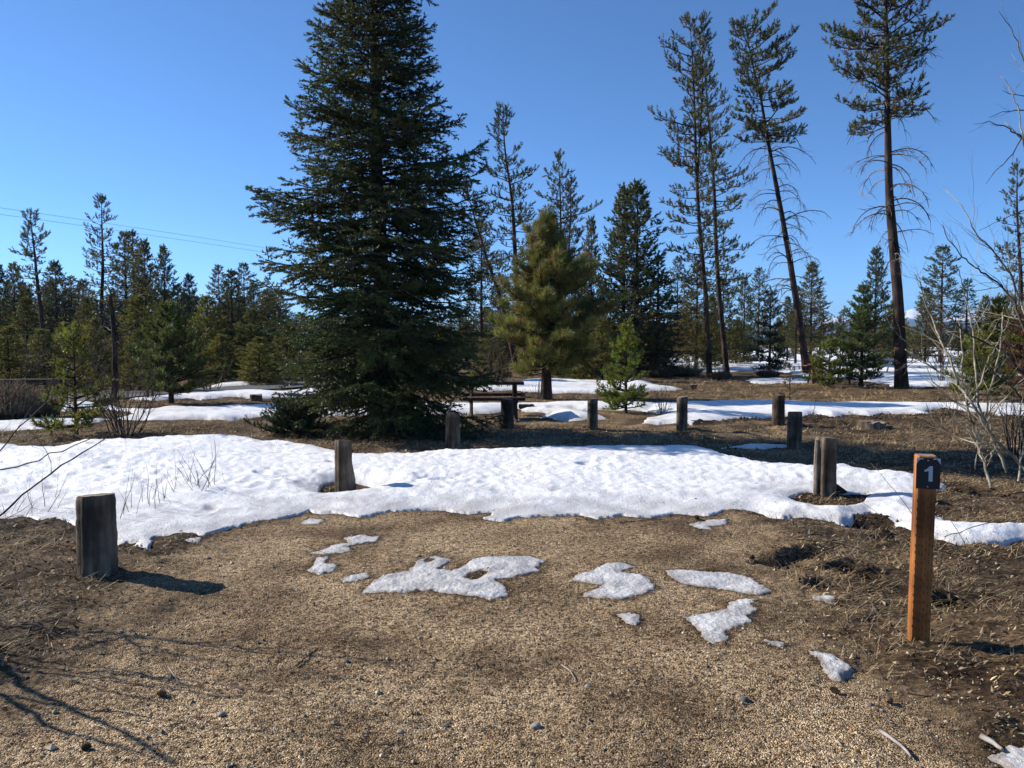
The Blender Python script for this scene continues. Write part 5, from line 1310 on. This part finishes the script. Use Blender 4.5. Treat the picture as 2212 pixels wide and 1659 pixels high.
N = 1500; x, y = scatter(N, -8, 7, 5.2, 11, rg)
ks = poly_sd(x, y, snow_main); ok = (ks > .03) & (rg.random(N) < np.clip(1.2-ks*.9, .15, 1)); x, y = x[ok], y[ok]; N = len(x)
hs, _e = snow_h(x, y, np.hypot(x, y), .06*pn(x*2.2, y*2.2, 31)+.035*pn(x*6, y*6, 32)+.015*pn(x*17, y*17, 33), .25*fbm(x*.6, y*.6, 35))
z = Gz(x, y)+np.maximum(hs, 0)+.006
s_ = np.exp(rg.normal(math.log(.009), .5, N)); a = rg.random(N)*6.28; P = np.stack([x, y, z], -1)
d = np.stack([np.cos(a), np.sin(a), rg.normal(0, .2, N)], -1)*s_[:, None]; e = np.stack([-np.sin(a), np.cos(a), rg.normal(.3, .3, N)], -1)*(s_*rg.uniform(.2, .7, N))[:, None]
b = Buf(); b.tris(np.stack([P-d, P+e, P+d], 1), np.array([(.12,.07,.045)])*rg.uniform(.4, 1.5, (N, 1)))
tag(b.obj('bark_debris', M_STRAW), 'scattered dark bark crumbs lying on the main snowfield', 'debris', kind='stuff')

# clods of soil
def clod(u, v, r, label, seed, m=M_CLOD, name='soil_clod', cat='clod', group='dark clods of turned soil', flat_=.6):
    b0 = on(u, v); rg = np.random.default_rng(seed); n = 14; th = np.arange(n)*2*math.pi/n; bf = Buf(); bf.smooth = True
    rows = []
    for i, ph in enumerate(np.linspace(-.5, 1.35, 8)):
        rr = r*math.cos(ph)*(1+.16*rg.standard_normal(n)); rows.append(np.stack([np.cos(th)*rr, np.sin(th)*rr, np.full(n, math.sin(ph)*r*flat_)+r*.05*rg.standard_normal(n)], -1))
    V = np.concatenate(rows); bf.add(V, [(i*n+j, i*n+(j+1) % n, (i+1)*n+(j+1) % n, (i+1)*n+j) for i in range(7) for j in range(n)])
    bf.add(np.vstack([V[-n:], V[-n:].mean(0)]), [(j, (j+1) % n, n) for j in range(n)])
    o = bf.obj(name, m); o.location = (b0[0], b0[1], b0[2]+r*flat_*.25); o.rotation_euler = (0, 0, rg.random()*6); tag(o, label, cat, group); return o
ST = [(450,1211,.022,'pale rounded stone right of the near squat post'),(478,1540,.016,'pale chip lying below the squat post shadow'),(865,1578,.016,'small grey stone near the bottom of the picture, left of centre'),(748,1426,.014,'small stone on gravel below the largest snow patch'),(1158,1565,.020,'brown stone at the bottom centre of the picture'),(1270,1478,.014,'small tan stone below the lobed snow patch'),(1607,1512,.018,'dark grey flat stone at the bottom right of centre'),(1905,1540,.013,'pair-sized pale pebble below the numbered post'),(905,1207,.014,'reddish stone touching the top of the largest snow patch'),(1360,1245,.016,'tan stone in the notch of the lobed snow patch'),(1110,1182,.014,'small stone between snowfield and the largest patch'),(262,1365,.016,'pale angular stone left under the squat post shadow'),(1880,1527,.014,'grey pebble near the bottom right'),(1575,1140,.015,'dark stone under the snowfield edge right of centre')]
for i, (u, v, r, lb) in enumerate(ST): clod(u, v, r, lb, 300+i, M_STONE if i % 3 else M_STONED, 'stone', 'stone', 'loose stones on the gravel', .65)
def cone(u, v, label, seed, s=.022, white=False):
    b0 = on(u, v); rg = np.random.default_rng(seed); bf = Buf(); N = 70; k = np.arange(N); ph = k*2.4; t = k/N; rr = s*np.sin(np.clip(t*.85+.15, 0, 1)*math.pi)**.7
    ctr = np.stack([np.cos(ph)*rr*.3, (t-.5)*s*2.6, np.sin(ph)*rr*.3], -1); tip = np.stack([np.cos(ph)*rr, (t-.5)*s*2.6+s*.35, np.sin(ph)*rr], -1)
    sd3 = norm(np.cross(tip-ctr, np.array((0, 1., 0))))*s*.3
    V = np.stack([ctr-sd3*.5, ctr+sd3*.5, tip+sd3, tip-sd3], 1); bf.add(V.reshape(-1, 3), (k[:, None]*4+np.array([[0, 1, 2, 3]])), (.13, .085, .055))
    bf.tube([(0, y_, 0) for y_ in np.linspace(-s*1.3, s*1.2, 6)], [s*.3, s*.55, s*.6, s*.5, s*.3, s*.1], 8, col=(.09, .06, .04))
    o = bf.obj('pine_cone', M_STRAW); o.location = (b0[0], b0[1], b0[2]+s*.7); o.rotation_euler = (0, 0, rg.random()*6); tag(o, label, 'pine cone', 'fallen pine cones')
cone(690, 1074, 'dark pine cone on the snow beside the tapering post', 1, .028)
cone(350, 1497, 'dark pine cone on the gravel at lower left', 2, .015); cone(1804, 1499, 'pale pine cone with a short shadow at lower right', 3, .016)
cone(1920, 1520, 'dark pine cone below the numbered post', 4, .016); cone(185, 1618, 'dark cone in the bush shadow at the bottom left', 5, .014); cone(1505, 1120, 'dark cone among pebbles at the snowfield edge', 6, .022)
def stick(pts, r, label, seed, m=M_TWIG, kids=1, z=.0):
    P = np.array([on(u, v, r*.8+.003+z) for u, v in pts]); c = P[0].copy(); bf = Buf(); bf.smooth = True
    path_branch(bf, P-c, r, r*.5, np.random.default_rng(seed), kids, .2, 0, 6, r*.2, .5); o = bf.obj('stick', m); o.location = c; tag(o, label, 'stick', 'fallen sticks')
stick([(1900,1585),(1915,1600),(1935,1605),(1955,1625),(1968,1645)], .009, 'thick pale bent stick at the bottom right', 1, M_DEADBR, 0)
stick([(2120,1598),(2145,1612),(2165,1628)], .014, 'stubby white stick touching snow at the bottom corner', 2, M_DEADBR, 0)
stick([(640,1434),(660,1415),(690,1396)], .0035, 'thin brown twig on gravel below the zigzag patch', 3)
stick([(364,1440),(376,1455),(388,1472)], .0035, 'short straw-pale twig at lower left', 4, M_DEADBR, 0)
stick([(1212,1432),(1235,1445),(1243,1470)], .004, 'curved tan twig below the lobed snow patch', 5, M_DEADBR, 0)
stick([(1850,1320),(1880,1300),(1892,1318),(1870,1345)], .005, 'curved grey twig left of the numbered post', 6, M_DEADBR, 0)
stick([(1340,1128),(1380,1124),(1420,1118)], .004, 'dark twig just under the snowfield edge', 7)
stick([(1960,1500),(2020,1508),(2080,1515)], .004, 'thin straight twig on the gravel under the numbered post', 8)
stick([(650,1180),(690,1195),(720,1205)], .003, 'thin grey twig between zigzag patch and near post', 9)
stick([(60,1375),(75,1330),(100,1290),(118,1250)], .003, 'pale dry stem lying in litter left of the near post', 10, M_DEADBR, 2)
for o in list(bpy.data.meshes):
    pass
